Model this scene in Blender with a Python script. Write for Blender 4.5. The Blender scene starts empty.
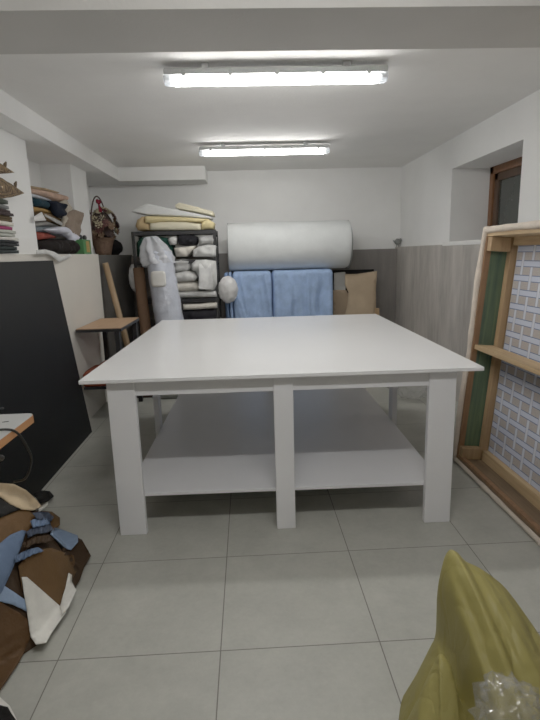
import bpy, bmesh, math, random
from mathutils import Vector, Matrix, noise
from mathutils.geometry import delaunay_2d_cdt
C = bpy.context.scene.collection
PI = math.pi
R = math.radians

# ------------------------------------------------------------------ camera
F_PX, PITCH, YAW, ROLL, EYE = 506.0, 0.2071, 0.0392, -0.0282, 1.4474
_fw = Vector((math.sin(YAW)*math.cos(PITCH), math.cos(YAW)*math.cos(PITCH), -math.sin(PITCH)))
_rt = Vector((math.cos(YAW), -math.sin(YAW), 0)); _up = _rt.cross(_fw)
RT = _rt*math.cos(ROLL) + _up*math.sin(ROLL); UP = _up*math.cos(ROLL) - _rt*math.sin(ROLL); FW = _fw
EYEP = Vector((0, 0, EYE))
def ray(u, v): return FW + RT*((u-270)/F_PX) - UP*((v-360)/F_PX)
def onax(ax, val, u, v):
    d = ray(u, v); return EYEP + d*((val-EYEP[ax])/d[ax])
def pX(x, u, v): return onax(0, x, u, v)
def pY(y, u, v): return onax(1, y, u, v)
def pZ(z, u, v): return onax(2, z, u, v)
cam_d = bpy.data.cameras.new('camera'); cam = bpy.data.objects.new('camera', cam_d); C.objects.link(cam)
cam_d.sensor_fit = 'VERTICAL'; cam_d.sensor_height = 36; cam_d.lens = 36*F_PX/720; cam_d.clip_start = .05
m3 = Matrix((RT, UP, -FW)).transposed()
cam.matrix_world = Matrix.Translation(EYEP) @ m3.to_4x4()
bpy.context.scene.camera = cam

# ------------------------------------------------------------------ materials
def srgb(r, g, b):
    f = lambda c: c/12.92 if c <= .04045 else ((c+.055)/1.055)**2.4
    return (f(r/255), f(g/255), f(b/255), 1)
class NT:
    def __init__(s, name):
        s.m = bpy.data.materials.new(name); s.m.use_nodes = True
        s.t = s.m.node_tree; s.b = s.t.nodes['Principled BSDF']
    def n(s, ty, **kw):
        x = s.t.nodes.new(ty)
        for k, v in kw.items():
            if k.startswith('i_'): x.inputs[k[2:]].default_value = v
            else: setattr(x, k, v)
        return x
    def l(s, a, b): s.t.links.new(a, b)
    def math(s, op, a, b=None, c=None):
        x = s.t.nodes.new('ShaderNodeMath'); x.operation = op
        for i, q in enumerate((a, b, c)):
            if q is None: continue
            if isinstance(q, (int, float)): x.inputs[i].default_value = q
            else: s.l(q, x.inputs[i])
        return x.outputs[0]
    def mix(s, fac, a, b):
        x = s.t.nodes.new('ShaderNodeMix'); x.data_type = 'RGBA'
        if isinstance(fac, (int, float)): x.inputs[0].default_value = fac
        else: s.l(fac, x.inputs[0])
        for i, q in ((6, a), (7, b)):
            if isinstance(q, tuple): x.inputs[i].default_value = q
            else: s.l(q, x.inputs[i])
        return x.outputs[2]
_mats = {}
def mat(name, col, rough=.6, var=.12, scale=6., stretch=(1, 1, 1), bump=.0, bscale=None, metal=0., coat=0., spec=.5, trans=0., coords='Object', sheen=0., detail=4.):
    """plain surface whose colour wanders a little through noise"""
    if name in _mats: return _mats[name]
    k = NT(name); c = srgb(*col)
    co = k.n('ShaderNodeTexCoord'); mp = k.n('ShaderNodeMapping'); mp.inputs['Scale'].default_value = stretch
    k.l(co.outputs[coords], mp.inputs[0])
    nz = k.n('ShaderNodeTexNoise', i_Scale=scale, i_Detail=detail, i_Roughness=.6); k.l(mp.outputs[0], nz.inputs['Vector'])
    lo = tuple(x*(1-var) for x in c[:3])+(1,); hi = tuple(min(1, x*(1+var)) for x in c[:3])+(1,)
    rp = k.n('ShaderNodeMapRange', i_From_Min=.3, i_From_Max=.7) if False else k.n('ShaderNodeMapRange')
    rp.inputs[1].default_value = .3; rp.inputs[2].default_value = .7; k.l(nz.outputs['Fac'], rp.inputs[0])
    k.l(k.mix(rp.outputs[0], lo, hi), k.b.inputs['Base Color'])
    k.b.inputs['Roughness'].default_value = rough; k.b.inputs['Metallic'].default_value = metal
    k.b.inputs['Specular IOR Level'].default_value = spec
    k.b.inputs['Coat Weight'].default_value = coat; k.b.inputs['Transmission Weight'].default_value = trans
    k.b.inputs['Sheen Weight'].default_value = sheen
    if bump:
        n2 = k.n('ShaderNodeTexNoise', i_Scale=bscale or scale*8, i_Detail=5.); k.l(mp.outputs[0], n2.inputs['Vector'])
        bp = k.n('ShaderNodeBump', i_Strength=bump, i_Distance=.01); k.l(n2.outputs['Fac'], bp.inputs['Height']); k.l(bp.outputs[0], k.b.inputs['Normal'])
    _mats[name] = k.m; return k.m

def floor_mat():
    k = NT('floor_tile'); g = k.n('ShaderNodeNewGeometry'); sp = k.n('ShaderNodeSeparateXYZ'); k.l(g.outputs['Position'], sp.inputs[0])
    ds, ids = [], []
    for ax, o in (('X', -.7509), ('Y', 1.6359)):
        t = k.math('DIVIDE', k.math('SUBTRACT', sp.outputs[ax], o), .6)
        fr = k.math('FRACT', t); ids.append(k.math('FLOOR', t))
        ds.append(k.math('MINIMUM', fr, k.math('SUBTRACT', 1., fr)))
    d = k.math('MINIMUM', *ds); line = k.math('LESS_THAN', d, .0036)
    cb = k.n('ShaderNodeCombineXYZ'); k.l(ids[0], cb.inputs[0]); k.l(ids[1], cb.inputs[1])
    wn = k.n('ShaderNodeTexWhiteNoise'); k.l(cb.outputs[0], wn.inputs['Vector'])
    off = k.n('ShaderNodeVectorMath', operation='MULTIPLY_ADD'); k.l(wn.outputs['Color'], off.inputs[0]); off.inputs[1].default_value = (9, 9, 9); k.l(g.outputs['Position'], off.inputs[2])
    n1 = k.n('ShaderNodeTexNoise', i_Scale=5., i_Detail=8., i_Roughness=.65); k.l(off.outputs[0], n1.inputs['Vector'])
    n2 = k.n('ShaderNodeTexNoise', i_Scale=45., i_Detail=4., i_Roughness=.7); k.l(off.outputs[0], n2.inputs['Vector'])
    f = k.math('ADD', k.math('MULTIPLY', n1.outputs['Fac'], .7), k.math('MULTIPLY', n2.outputs['Fac'], .3))
    mr = k.n('ShaderNodeMapRange'); mr.inputs[1].default_value = .32; mr.inputs[2].default_value = .68; k.l(f, mr.inputs[0])
    c = k.mix(mr.outputs[0], srgb(158, 158, 149), srgb(180, 180, 170))
    tint = k.math('MULTIPLY_ADD', wn.outputs['Value'], .06, .97)
    hs = k.n('ShaderNodeHueSaturation'); k.l(c, hs.inputs['Color']); k.l(tint, hs.inputs['Value'])
    k.l(k.mix(line, hs.outputs[0], srgb(100, 97, 90)), k.b.inputs['Base Color'])
    k.b.inputs['Roughness'].default_value = .42; k.b.inputs['Specular IOR Level'].default_value = .45
    bp = k.n('ShaderNodeBump', i_Strength=.25, i_Distance=.004); k.l(k.math('SUBTRACT', k.math('MULTIPLY', n2.outputs['Fac'], .15), line), bp.inputs['Height']); k.l(bp.outputs[0], k.b.inputs['Normal'])
    return k.m

def stone_mat(name, a, b):
    """grey wall tile with soft upright streaks"""
    k = NT(name); g = k.n('ShaderNodeNewGeometry'); mp = k.n('ShaderNodeMapping'); mp.inputs['Scale'].default_value = (1, 1, .22); k.l(g.outputs['Position'], mp.inputs[0])
    n1 = k.n('ShaderNodeTexNoise', i_Scale=3.2, i_Detail=6., i_Roughness=.62); k.l(mp.outputs[0], n1.inputs['Vector'])
    n2 = k.n('ShaderNodeTexNoise', i_Scale=14., i_Detail=5., i_Roughness=.6); k.l(mp.outputs[0], n2.inputs['Vector'])
    f = k.math('ADD', k.math('MULTIPLY', n1.outputs['Fac'], .65), k.math('MULTIPLY', n2.outputs['Fac'], .35))
    mr = k.n('ShaderNodeMapRange'); mr.inputs[1].default_value = .33; mr.inputs[2].default_value = .67; k.l(f, mr.inputs[0])
    sp = k.n('ShaderNodeSeparateXYZ'); k.l(g.outputs['Position'], sp.inputs[0])
    k.l(k.mix(mr.outputs[0], a, b), k.b.inputs['Base Color'])
    k.b.inputs['Roughness'].default_value = .5
    return k.m

def wood_mat(name, a, b, axis=1, rough=.6):
    k = NT(name); co = k.n('ShaderNodeTexCoord'); mp = k.n('ShaderNodeMapping')
    sc = [28., 28., 28.]; sc[axis] = 1.6; mp.inputs['Scale'].default_value = sc; k.l(co.outputs['Object'], mp.inputs[0])
    n1 = k.n('ShaderNodeTexNoise', i_Scale=1., i_Detail=5., i_Roughness=.6, i_Distortion=.6); k.l(mp.outputs[0], n1.inputs['Vector'])
    n2 = k.n('ShaderNodeTexNoise', i_Scale=3., i_Detail=2.); k.l(co.outputs['Object'], n2.inputs['Vector'])
    f = k.math('ADD', k.math('MULTIPLY', n1.outputs['Fac'], .7), k.math('MULTIPLY', n2.outputs['Fac'], .3))
    mr = k.n('ShaderNodeMapRange'); mr.inputs[1].default_value = .3; mr.inputs[2].default_value = .7; k.l(f, mr.inputs[0])
    k.l(k.mix(mr.outputs[0], a, b), k.b.inputs['Base Color']); k.b.inputs['Roughness'].default_value = rough
    return k.m

def weave_mat():
    """beige ground with pale blue bands laid over each other like a basket weave; object y and z"""
    k = NT('weave_print'); co = k.n('ShaderNodeTexCoord'); sp = k.n('ShaderNodeSeparateXYZ'); k.l(co.outputs['Object'], sp.inputs[0])
    P = .108
    u = k.math('DIVIDE', sp.outputs['Y'], P); v = k.math('DIVIDE', sp.outputs['Z'], .088)
    def band(t, w):
        f = k.math('FRACT', t); return k.math('LESS_THAN', k.math('ABSOLUTE', k.math('SUBTRACT', f, .5)), w)
    def edge(t, w, e):
        f = k.math('ABSOLUTE', k.math('SUBTRACT', k.math('FRACT', t), .5)); return k.math('LESS_THAN', k.math('ABSOLUTE', k.math('SUBTRACT', f, w)), e)
    par = k.math('MODULO', k.math('ABSOLUTE', k.math('ADD', k.math('FLOOR', u), k.math('FLOOR', v))), 2.)
    vb, hb = band(u, .12), band(v, .2)
    hs = k.math('MULTIPLY', hb, k.math('SUBTRACT', 1., k.math('MULTIPLY', vb, par)))
    vs = k.math('MULTIPLY', vb, k.math('SUBTRACT', 1., k.math('MULTIPLY', hb, k.math('SUBTRACT', 1., par))))
    ground = srgb(176, 170, 164); n = k.n('ShaderNodeTexNoise', i_Scale=160., i_Detail=2.); k.l(co.outputs['Object'], n.inputs['Vector'])
    c = k.mix(n.outputs['Fac'], srgb(150, 142, 138), srgb(198, 188, 182))
    c = k.mix(vs, c, srgb(206, 210, 220)); c = k.mix(hs, c, srgb(196, 203, 220))
    le = k.math('MULTIPLY', edge(v, .2, .03), k.math('SUBTRACT', 1., k.math('MULTIPLY', vb, par)))
    lv = k.math('MULTIPLY', edge(u, .12, .018), k.math('SUBTRACT', 1., k.math('MULTIPLY', hb, k.math('SUBTRACT', 1., par))))
    c = k.mix(k.math('MAXIMUM', le, k.math('MULTIPLY', lv, .6)), c, srgb(96, 110, 144))
    k.l(c, k.b.inputs['Base Color']); k.b.inputs['Roughness'].default_value = .85
    return k.m

def plaster(name, col, bump=.12): return mat(name, col, .88, .03, 2.5, bump=bump, bscale=60., coords='Object')
def cloth(name, col, rough=.9, var=.16): return mat('cloth_'+name, col, rough, var, 9., bump=.7, bscale=20., spec=.2)
def foam(name, col): return mat('foam_'+name, col, .95, .06, 5., bump=.3, bscale=180.)
def leather(name, col): return mat('leather_'+name, col, .65, .18, 5., bump=.2, bscale=120., spec=.2)
def film_mat(name, col, alpha=.5, rough=.2):
    k = NT(name); b = k.b; b.inputs['Base Color'].default_value = srgb(*col); b.inputs['Roughness'].default_value = rough
    tr = k.n('ShaderNodeBsdfTransparent'); mx = k.n('ShaderNodeMixShader'); n = k.n('ShaderNodeTexNoise', i_Scale=14., i_Detail=3.)
    co = k.n('ShaderNodeTexCoord'); k.l(co.outputs['Object'], n.inputs['Vector'])
    k.l(k.math('MULTIPLY_ADD', n.outputs['Fac'], .3, alpha-.15), mx.inputs[0]); k.l(tr.outputs[0], mx.inputs[1]); k.l(b.outputs[0], mx.inputs[2])
    k.l(mx.outputs[0], k.t.nodes['Material Output'].inputs[0]); return k.m
def clear_mat(name, body=.10, rough=.08):
    k = NT(name); tr = k.n('ShaderNodeBsdfTransparent'); gl = k.n('ShaderNodeBsdfGlossy', i_Roughness=rough); df = k.n('ShaderNodeBsdfDiffuse'); df.inputs[0].default_value = (.8, .8, .78, 1)
    lw = k.n('ShaderNodeLayerWeight', i_Blend=.35); m1 = k.n('ShaderNodeMixShader'); k.l(k.math('MULTIPLY_ADD', lw.outputs['Facing'], .22, .05), m1.inputs[0]); k.l(tr.outputs[0], m1.inputs[1]); k.l(gl.outputs[0], m1.inputs[2])
    m2 = k.n('ShaderNodeMixShader', i_Fac=body); k.l(m1.outputs[0], m2.inputs[1]); k.l(df.outputs[0], m2.inputs[2]); k.l(m2.outputs[0], k.t.nodes['Material Output'].inputs[0]); return k.m
def bag_mat():
    k = NT('yellow_plastic'); b = k.b; b.inputs['Roughness'].default_value = .42; b.inputs['Specular IOR Level'].default_value = .3
    co = k.n('ShaderNodeTexCoord'); n = k.n('ShaderNodeTexNoise', i_Scale=5., i_Detail=4.); k.l(co.outputs['Object'], n.inputs['Vector'])
    c = k.mix(n.outputs['Fac'], srgb(166, 156, 84), srgb(196, 186, 116)); k.l(c, b.inputs['Base Color'])
    mp = k.n('ShaderNodeMapping'); mp.inputs['Scale'].default_value = (3.5, 2., 1.1); k.l(co.outputs['Object'], mp.inputs[0])
    nd = k.n('ShaderNodeTexNoise', i_Scale=3., i_Detail=3.); k.l(mp.outputs[0], nd.inputs['Vector'])
    vm = k.n('ShaderNodeVectorMath', operation='MULTIPLY_ADD'); k.l(nd.outputs['Color'], vm.inputs[0]); vm.inputs[1].default_value = (.5, .5, .5); k.l(mp.outputs[0], vm.inputs[2])
    vo = k.n('ShaderNodeTexVoronoi', i_Scale=3.6); vo.feature = 'DISTANCE_TO_EDGE'; k.l(vm.outputs[0], vo.inputs['Vector'])
    bp = k.n('ShaderNodeBump', i_Strength=.55, i_Distance=.03); k.l(k.math('MINIMUM', vo.outputs['Distance'], .3), bp.inputs['Height']); k.l(bp.outputs[0], b.inputs['Normal'])
    tl = k.n('ShaderNodeBsdfTranslucent'); k.l(c, tl.inputs[0]); tr = k.n('ShaderNodeBsdfTransparent'); tr.inputs[0].default_value = srgb(226, 214, 120)
    m1 = k.n('ShaderNodeMixShader', i_Fac=.35); k.l(b.outputs[0], m1.inputs[1]); k.l(tl.outputs[0], m1.inputs[2])
    m2 = k.n('ShaderNodeMixShader', i_Fac=.22); k.l(m1.outputs[0], m2.inputs[1]); k.l(tr.outputs[0], m2.inputs[2])
    k.l(m2.outputs[0], k.t.nodes['Material Output'].inputs[0]); return k.m
def emit_mat(name, s):
    k = NT(name); b = k.b; b.inputs['Base Color'].default_value = (.9, .9, .9, 1)
    b.inputs['Emission Color'].default_value = (1, .985, .955, 1); b.inputs['Emission Strength'].default_value = s; return k.m

# ------------------------------------------------------------------ objects and shapes
def tag(o, label, cat, group=None, kind=None):
    o['label'] = label; o['category'] = cat
    if group: o['group'] = group
    if kind: o['kind'] = kind
    return o
def thing(name, label, cat, loc=(0, 0, 0), rotz=0, group=None):
    o = bpy.data.objects.new(name, None); C.objects.link(o); o.location = loc; o.rotation_euler = (0, 0, rotz); o.empty_display_size = .1
    return tag(o, label, cat, group)
def link(name, me, m, parent=None, smooth=True):
    me.materials.append(m)
    for p in me.polygons: p.use_smooth = smooth
    o = bpy.data.objects.new(name, me); C.objects.link(o)
    if parent: o.parent = parent
    return o
def obj(name, bm, m, parent=None, smooth=False, loc=None, rot=None):
    bmesh.ops.recalc_face_normals(bm, faces=bm.faces)
    me = bpy.data.meshes.new(name); bm.to_mesh(me); bm.free()
    o = link(name, me, m, parent, smooth)
    if loc is not None: o.location = loc
    if rot is not None: o.rotation_euler = rot
    return o
def box(bm, x0, x1, y0, y1, z0, z1, bev=0.):
    r = bmesh.ops.create_cube(bm, size=1.)
    bmesh.ops.scale(bm, vec=(x1-x0, y1-y0, z1-z0), verts=r['verts']); bmesh.ops.translate(bm, vec=((x0+x1)/2, (y0+y1)/2, (z0+z1)/2), verts=r['verts'])
    if bev:
        es = {e for v in r['verts'] for e in v.link_edges}
        bmesh.ops.bevel(bm, geom=list(es), offset=bev, segments=2, affect='EDGES', profile=.5)
    return bm
def nb(): return bmesh.new()
def bx(name, m, parent, x0, x1, y0, y1, z0, z1, bev=0.): return obj(name, box(nb(), x0, x1, y0, y1, z0, z1, bev), m, parent)
def struct(o): o['kind'] = 'structure'; return o
def tube(bm, pts, r, seg=8, cap=True):
    pts = [Vector(p) for p in pts]; rs = r if isinstance(r, (list, tuple)) else [r]*len(pts); rings = []
    for i, p in enumerate(pts):
        d = (pts[min(i+1, len(pts)-1)]-pts[max(i-1, 0)]).normalized(); a = d.orthogonal().normalized() if i == 0 else (rings_a - d*rings_a.dot(d)).normalized(); rings_a = a; b = d.cross(a)
        rings.append([bm.verts.new(p+(a*math.cos(2*PI*k/seg)+b*math.sin(2*PI*k/seg))*rs[i]) for k in range(seg)])
    for A, B in zip(rings, rings[1:]):
        for k in range(seg): bm.faces.new((A[k], A[(k+1) % seg], B[(k+1) % seg], B[k]))
    if cap: bm.faces.new(rings[0][::-1]); bm.faces.new(rings[-1])
    return bm
def spline(pts, n=6):
    P = [Vector(p) for p in pts]; P = [2*P[0]-P[1]]+P+[2*P[-1]-P[-2]]; out = []
    for i in range(1, len(P)-2):
        for k in range(n):
            t = k/n; a, b, c, d = P[i-1:i+3]
            out.append(.5*((2*b)+(c-a)*t+(2*a-5*b+4*c-d)*t*t+(3*b-a-3*c+d)*t**3))
    out.append(P[-2]); return out
def lathe(bm, prof, seg=24):
    rings = [[bm.verts.new((r*math.cos(2*PI*k/seg), r*math.sin(2*PI*k/seg), z)) for k in range(seg)] for r, z in prof]
    for A, B in zip(rings, rings[1:]):
        for k in range(seg): bm.faces.new((A[k], A[(k+1) % seg], B[(k+1) % seg], B[k]))
    bm.faces.new(rings[0][::-1]); bm.faces.new(rings[-1]); return bm
def nz(p, s=1., seed=0): return noise.noise(Vector(p)*s + Vector((seed*7.31, seed*3.17, seed*1.73)))
def soft_slab(w, d, h, r=.02, seed=0, amp=.006, fr=6., n=(14, 8, 4), sag=0.):
    """rounded pad centred in x and y, standing on z = 0"""
    bm = nb(); H = Vector((w/2, d/2, h/2)); r = min(r, w/2, d/2, h/2)*.999
    idx = {}
    def vert(i, j, k):
        key = (i, j, k)
        if key not in idx:
            p = Vector(((2*i/n[0]-1)*H.x, (2*j/n[1]-1)*H.y, (2*k/n[2]-1)*H.z))
            q = Vector([max(-(H[a]-r), min(H[a]-r, p[a])) for a in range(3)]); dd = p-q
            if dd.length > 1e-9: p = q+dd.normalized()*r
            t = (p.z+H.z)/h
            nv = nz(p, fr, seed)
            p += Vector((nz(p, fr, seed+5)*amp, nz(p, fr, seed+9)*amp, nv*amp*t - sag*t*(1-(p.x/H.x)**2)))
            idx[key] = bm.verts.new(p+Vector((0, 0, H.z)))
        return idx[key]
    for a, b, c in ((0, 1, 2), (1, 2, 0), (2, 0, 1)):
        for s in (0, n[c]):
            for i in range(n[a]):
                for j in range(n[b]):
                    def key(i, j):
                        t = [0, 0, 0]; t[a] = i; t[b] = j; t[c] = s; return tuple(t)
                    q = [vert(*key(i, j)), vert(*key(i+1, j)), vert(*key(i+1, j+1)), vert(*key(i, j+1))]
                    if len(set(q)) == 4: bm.faces.new(q)
    return bm
def folded(w, d, h, layers=3, seed=0, amp=.006, xs=10, fill=.86):
    """cloth folded back and forth: the rounded folds show at the front (-y) and rear, raw layers at the two ends"""
    rnd = random.Random(seed); t = h/layers; path = []
    r = t/2
    for i in range(layers):
        z = (i+.5)*t; jf = rnd.uniform(-.012, .012)*min(1, d/.2); jb = rnd.uniform(-.012, .012)
        ys = [-d/2+r+jf+(d-2*r-jf+jb)*k/5 for k in range(6)]
        if i % 2: ys = ys[::-1]
        seg = [(y, z) for y in ys]
        if i < layers-1:
            ye = ys[-1]; s = 1 if ye > 0 else -1
            seg += [(ye+s*r*math.sin(PI*k/5), z+r-r*math.cos(PI*k/5)) for k in range(1, 5)]
        path += seg
    hw = t*fill/2; ring = []
    N = len(path); L, Rr = [], []
    for i in range(N):
        a, b = path[max(i-1, 0)], path[min(i+1, N-1)]; dy, dz = b[0]-a[0], b[1]-a[1]; q = math.hypot(dy, dz) or 1
        ny, nzv = -dz/q, dy/q
        L.append((path[i][0]+ny*hw, path[i][1]+nzv*hw)); Rr.append((path[i][0]-ny*hw, path[i][1]-nzv*hw))
    prof = L+Rr[::-1]; bm = nb(); rows = []
    for k in range(xs+1):
        x = -w/2+w*k/xs; e = (2*k/xs-1)
        row = []
        for (y, z) in prof:
            dzv = nz((x, y, z), 5, seed)*amp*(z/h); dyv = nz((x, 0, z*3), 6, seed+3)*amp*1.6
            row.append(bm.verts.new((x*(1+nz((0, y, z*6), 9, seed)*.03), y+dyv, max(.0005, z+dzv-abs(e)**6*.15*t*(z/h)))))
        rows.append(row)
    M = len(prof)
    for A, B in zip(rows, rows[1:]):
        for k in range(M): bm.faces.new((A[k], A[(k+1) % M], B[(k+1) % M], B[k]))
    # end caps as quads between the two sides of the ribbon
    for row in (rows[0], rows[-1]):
        for i in range(N-1): bm.faces.new((row[i], row[i+1], row[M-2-i], row[M-1-i]))
    return bm
def blob(rx, ry, rz, seed=0, amp=.15, fr=3., sub=3, ridge=False, flat=True):
    bm = nb(); bmesh.ops.create_icosphere(bm, subdivisions=sub, radius=1.)
    for v in bm.verts:
        n = nz(v.co, fr, seed); n = (1-abs(n)*2.2)*.6 if ridge else n
        n += .4*nz(v.co, fr*2.7, seed+2)
        p = v.co*(1+amp*n); v.co = Vector((p.x*rx, p.y*ry, max(p.z, -.92)*rz if flat else p.z*rz))
    zz = min(v.co.z for v in bm.verts)
    for v in bm.verts: v.co.z -= zz
    return bm
def patch(name, rows, m, parent=None, thick=.004, sub=1, wr=.0, fr=8., seed=0):
    """sheet through a grid of points"""
    bm = nb(); vs = [[bm.verts.new(Vector(p)) for p in r] for r in rows]
    for A, B in zip(vs, vs[1:]):
        for k in range(len(A)-1): bm.faces.new((A[k], A[k+1], B[k+1], B[k]))
    o = obj(name, bm, m, parent, True)
    if sub: s = o.modifiers.new('s', 'SUBSURF'); s.levels = s.render_levels = sub
    if thick: s = o.modifiers.new('t', 'SOLIDIFY'); s.thickness = thick; s.offset = 0
    return o
def outline_sheet(name, poly, place, m, thick=.004, step=.03, parent=None):
    """flat outline cut from cloth or leather, every point laid down by place(a, b)"""
    dense = []
    for i, a in enumerate(poly):
        a = Vector(a); b = Vector(poly[(i+1) % len(poly)]); n = max(1, int((b-a).length/step))
        dense += [a+(b-a)*k/n for k in range(n)]
    us = [p.x for p in dense]; vs = [p.y for p in dense]; pts = list(dense)
    def inside(p):
        c = False
        for i in range(len(poly)):
            (x1, y1), (x2, y2) = poly[i], poly[i-1]
            if (y1 > p[1]) != (y2 > p[1]) and p[0] < (x2-x1)*(p[1]-y1)/(y2-y1)+x1: c = not c
        return c
    y = min(vs)+step/2; k = 0
    while y < max(vs):
        x = min(us)+step*(.5 if k % 2 else .25)
        while x < max(us):
            if inside((x, y)) and min((Vector((x, y))-q).length for q in dense) > step*.5: pts.append(Vector((x, y)))
            x += step
        y += step; k += 1
    n = len(dense)
    V, _, Fc, *_r = delaunay_2d_cdt(pts, [], [list(range(n))], 1, 1e-6)
    bm = nb(); bv = [bm.verts.new(place(p.x, p.y)) for p in V]
    for f in Fc: bm.faces.new([bv[i] for i in f])
    o = obj(name, bm, m, parent, True)
    if thick: s = o.modifiers.new('t', 'SOLIDIFY'); s.thickness = thick; s.offset = 1
    return o
def pillow(name, poly, axis, val, m, label, cat, group, bulge=.06, depth=.12, step=2.2, seed=0, amp=.012, fr=9., rr=5.):
    """stuffed or crumpled bundle: the outline seen on a plane, swelling towards the room"""
    at = pY if axis == 'Y' else pX; nrm = Vector((0, -1, 0)) if axis == 'Y' else Vector((1, 0, 0))
    dense = []
    P = spline(poly+[poly[0]], 3) if False else [Vector(q) for q in poly]
    for i, a in enumerate(P):
        b = P[(i+1) % len(P)]; n = max(1, int((b-a).length/step)); dense += [a+(b-a)*k/n for k in range(n)]
    def inside(p):
        c = False
        for i in range(len(P)):
            (x1, y1), (x2, y2) = P[i], P[i-1]
            if (y1 > p[1]) != (y2 > p[1]) and p[0] < (x2-x1)*(p[1]-y1)/(y2-y1)+x1: c = not c
        return c
    def dist(p):
        dm = 1e9
        for i in range(len(P)):
            a, b = P[i-1], P[i]; t = max(0, min(1, (p-a).dot(b-a)/max(1e-9, (b-a).length_squared))); dm = min(dm, (p-a-(b-a)*t).length)
        return dm
    pts = list(dense); us = [p.x for p in dense]; vs = [p.y for p in dense]; st = step*.8; y = min(vs)+st/2; k = 0
    while y < max(vs):
        x = min(us)+st*(.5 if k % 2 else .25)
        while x < max(us):
            p = Vector((x, y))
            if inside(p) and dist(p) > st*.45: pts.append(p)
            x += st
        y += st; k += 1
    V, _, Fc, *_r = delaunay_2d_cdt(pts, [], [list(range(len(dense)))], 1, 1e-6); bm = nb(); fr_, bk = [], []
    for p in V:
        t = min(1, dist(p)/rr); f = math.sqrt(max(0, 1-(1-t)**2)); q = at(val, p.x, p.y)
        n_ = abs(nz(q, fr, seed))*2-.5
        fr_.append(bm.verts.new(q+nrm*(bulge*f+amp*n_*f*2.2))); bk.append(bm.verts.new(q-nrm*depth))
    cnt = {}
    for f in Fc:
        bm.faces.new([fr_[i] for i in f]); bm.faces.new([bk[i] for i in reversed(f)])
        for i in range(len(f)): e = (f[i], f[(i+1) % len(f)]); cnt[e] = 1
    for (a, b) in list(cnt):
        if (b, a) not in cnt: bm.faces.new((fr_[b], fr_[a], bk[a], bk[b]))
    return tag(obj(name, bm, m, None, True), label, cat, group)
def dup(root, loc, rotz=None):
    r = root.copy(); C.objects.link(r); r.location = loc
    if rotz is not None: r.rotation_euler.z = rotz
    for ch in list(root.children):
        c = ch.copy(); C.objects.link(c); c.parent = r
        for g in ch.children:
            d = g.copy(); C.objects.link(d); d.parent = c
    return r

# ------------------------------------------------------------------ palette
WALL = plaster('white_wall', (238, 238, 236)); CEIL = plaster('white_ceiling', (236, 235, 232), .2)
LOW = plaster('pale_lower_wall', (205, 200, 190)); STONE = stone_mat('grey_wall_tile', srgb(136, 130, 123), srgb(198, 192, 184)); STONE_D = stone_mat('shadow_toned_wall_tile', srgb(104, 100, 97), srgb(132, 127, 122))
LAM = mat('white_laminate', (236, 236, 236), .22, .01, 3.); LAMD = mat('white_laminate_board', (230, 230, 232), .35, .015, 3.)
BLACKM = mat('black_metal', (30, 30, 32), .45, .2, 8.); DARK = mat('dark_board', (14, 15, 16), .55, .12, 3., spec=.2)
PINE = wood_mat('pine_upright', srgb(142, 110, 76), srgb(190, 158, 116), 2); PINEY = wood_mat('pine_rail', srgb(150, 120, 82), srgb(206, 176, 132), 1)
BROWNW = wood_mat('weathered_board', srgb(74, 60, 46), srgb(132, 108, 80), 1); STILEW = wood_mat('weathered_stile', srgb(104, 74, 50), srgb(156, 116, 80), 2)
GREENW = wood_mat('green_painted_board', srgb(28, 58, 60), srgb(106, 126, 88), 2)
DESKW = wood_mat('desk_board', srgb(166, 130, 98), srgb(188, 152, 118), 1); EDGEW = wood_mat('wooden_edge', srgb(166, 104, 58), srgb(196, 140, 88), 1)
WINW = wood_mat('window_wood', srgb(98, 62, 36), srgb(128, 84, 50), 2)
FILM = clear_mat('clear_film', .14, .12); WHITEBAG = film_mat('white_bag_film', (226, 224, 222), .86, .3); WRAP = film_mat('roll_wrap', (186, 192, 208), .93, .22)

# ------------------------------------------------------------------ room
XL, XR, XRL, YB, YBL, YF, ZC = -1.5, 2.05, 1.985, 6.85, 6.75, -2.4, 2.5
ZL, ZR, ZS = 1.49, 1.488, 2.355
XP, XN = -1.68, -1.97        # pier face, niche back
struct(bx('floor', floor_mat(), None, -2.3, 2.6, YF-.2, 7.1, -.1, 0))
struct(bx('ceiling', CEIL, None, -2.3, 2.6, YF-.2, 7.1, ZC, ZC+.1))
b = box(nb(), -2.3, 2.6, YB, YB+.2, 0, ZC); struct(obj('wall_back', b, WALL))
struct(bx('trim_1', STONE_D, None, -1.5, XRL, YBL, YB, 0, 1.468))                      # tiled lower back wall, its shadow put into a darker tile colour
struct(bx('wall_front', WALL, None, -2.3, 2.6, YF-.2, YF, 0, ZC))
# right wall with the window opening
WY0, WY1, WZ0, WZ1, WXD = 3.86, 5.17, 1.47, 2.215, 2.44
b = nb(); box(b, XR, 2.6, YF, WY0, 0, ZC); box(b, XR, 2.6, WY1, YB, 0, ZC); box(b, XR, 2.6, WY0, WY1, 0, WZ0); box(b, XR, 2.6, WY0, WY1, WZ1, ZC)
struct(obj('wall_right', b, WALL))
struct(bx('trim_2', STONE, None, XRL, XR, YF, YB, 0, ZR))                           # tiled lower right wall
struct(bx('trim_3', mat('white_sill', (232, 231, 228), .5, .02), None, XRL-.005, WXD, WY0+.001, WY1-.001, WZ0+.005, WZ0+.045, .004))
w = bpy.data.objects.new('window_1', None); C.objects.link(w); w['kind'] = 'structure'
b = nb(); fy0, fy1, fz0, fz1 = WY0-.05, WY1-.02, WZ0+.03, WZ1
for q in ((fy0, fy0+.07, fz0, fz1), (fy1-.07, fy1, fz0, fz1), (fy0, fy1, fz0, fz0+.07), (fy0, fy1, fz1-.07, fz1)): box(b, WXD-.02, WXD+.06, *q, .004)
obj('window_frame', b, WINW, w)
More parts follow.
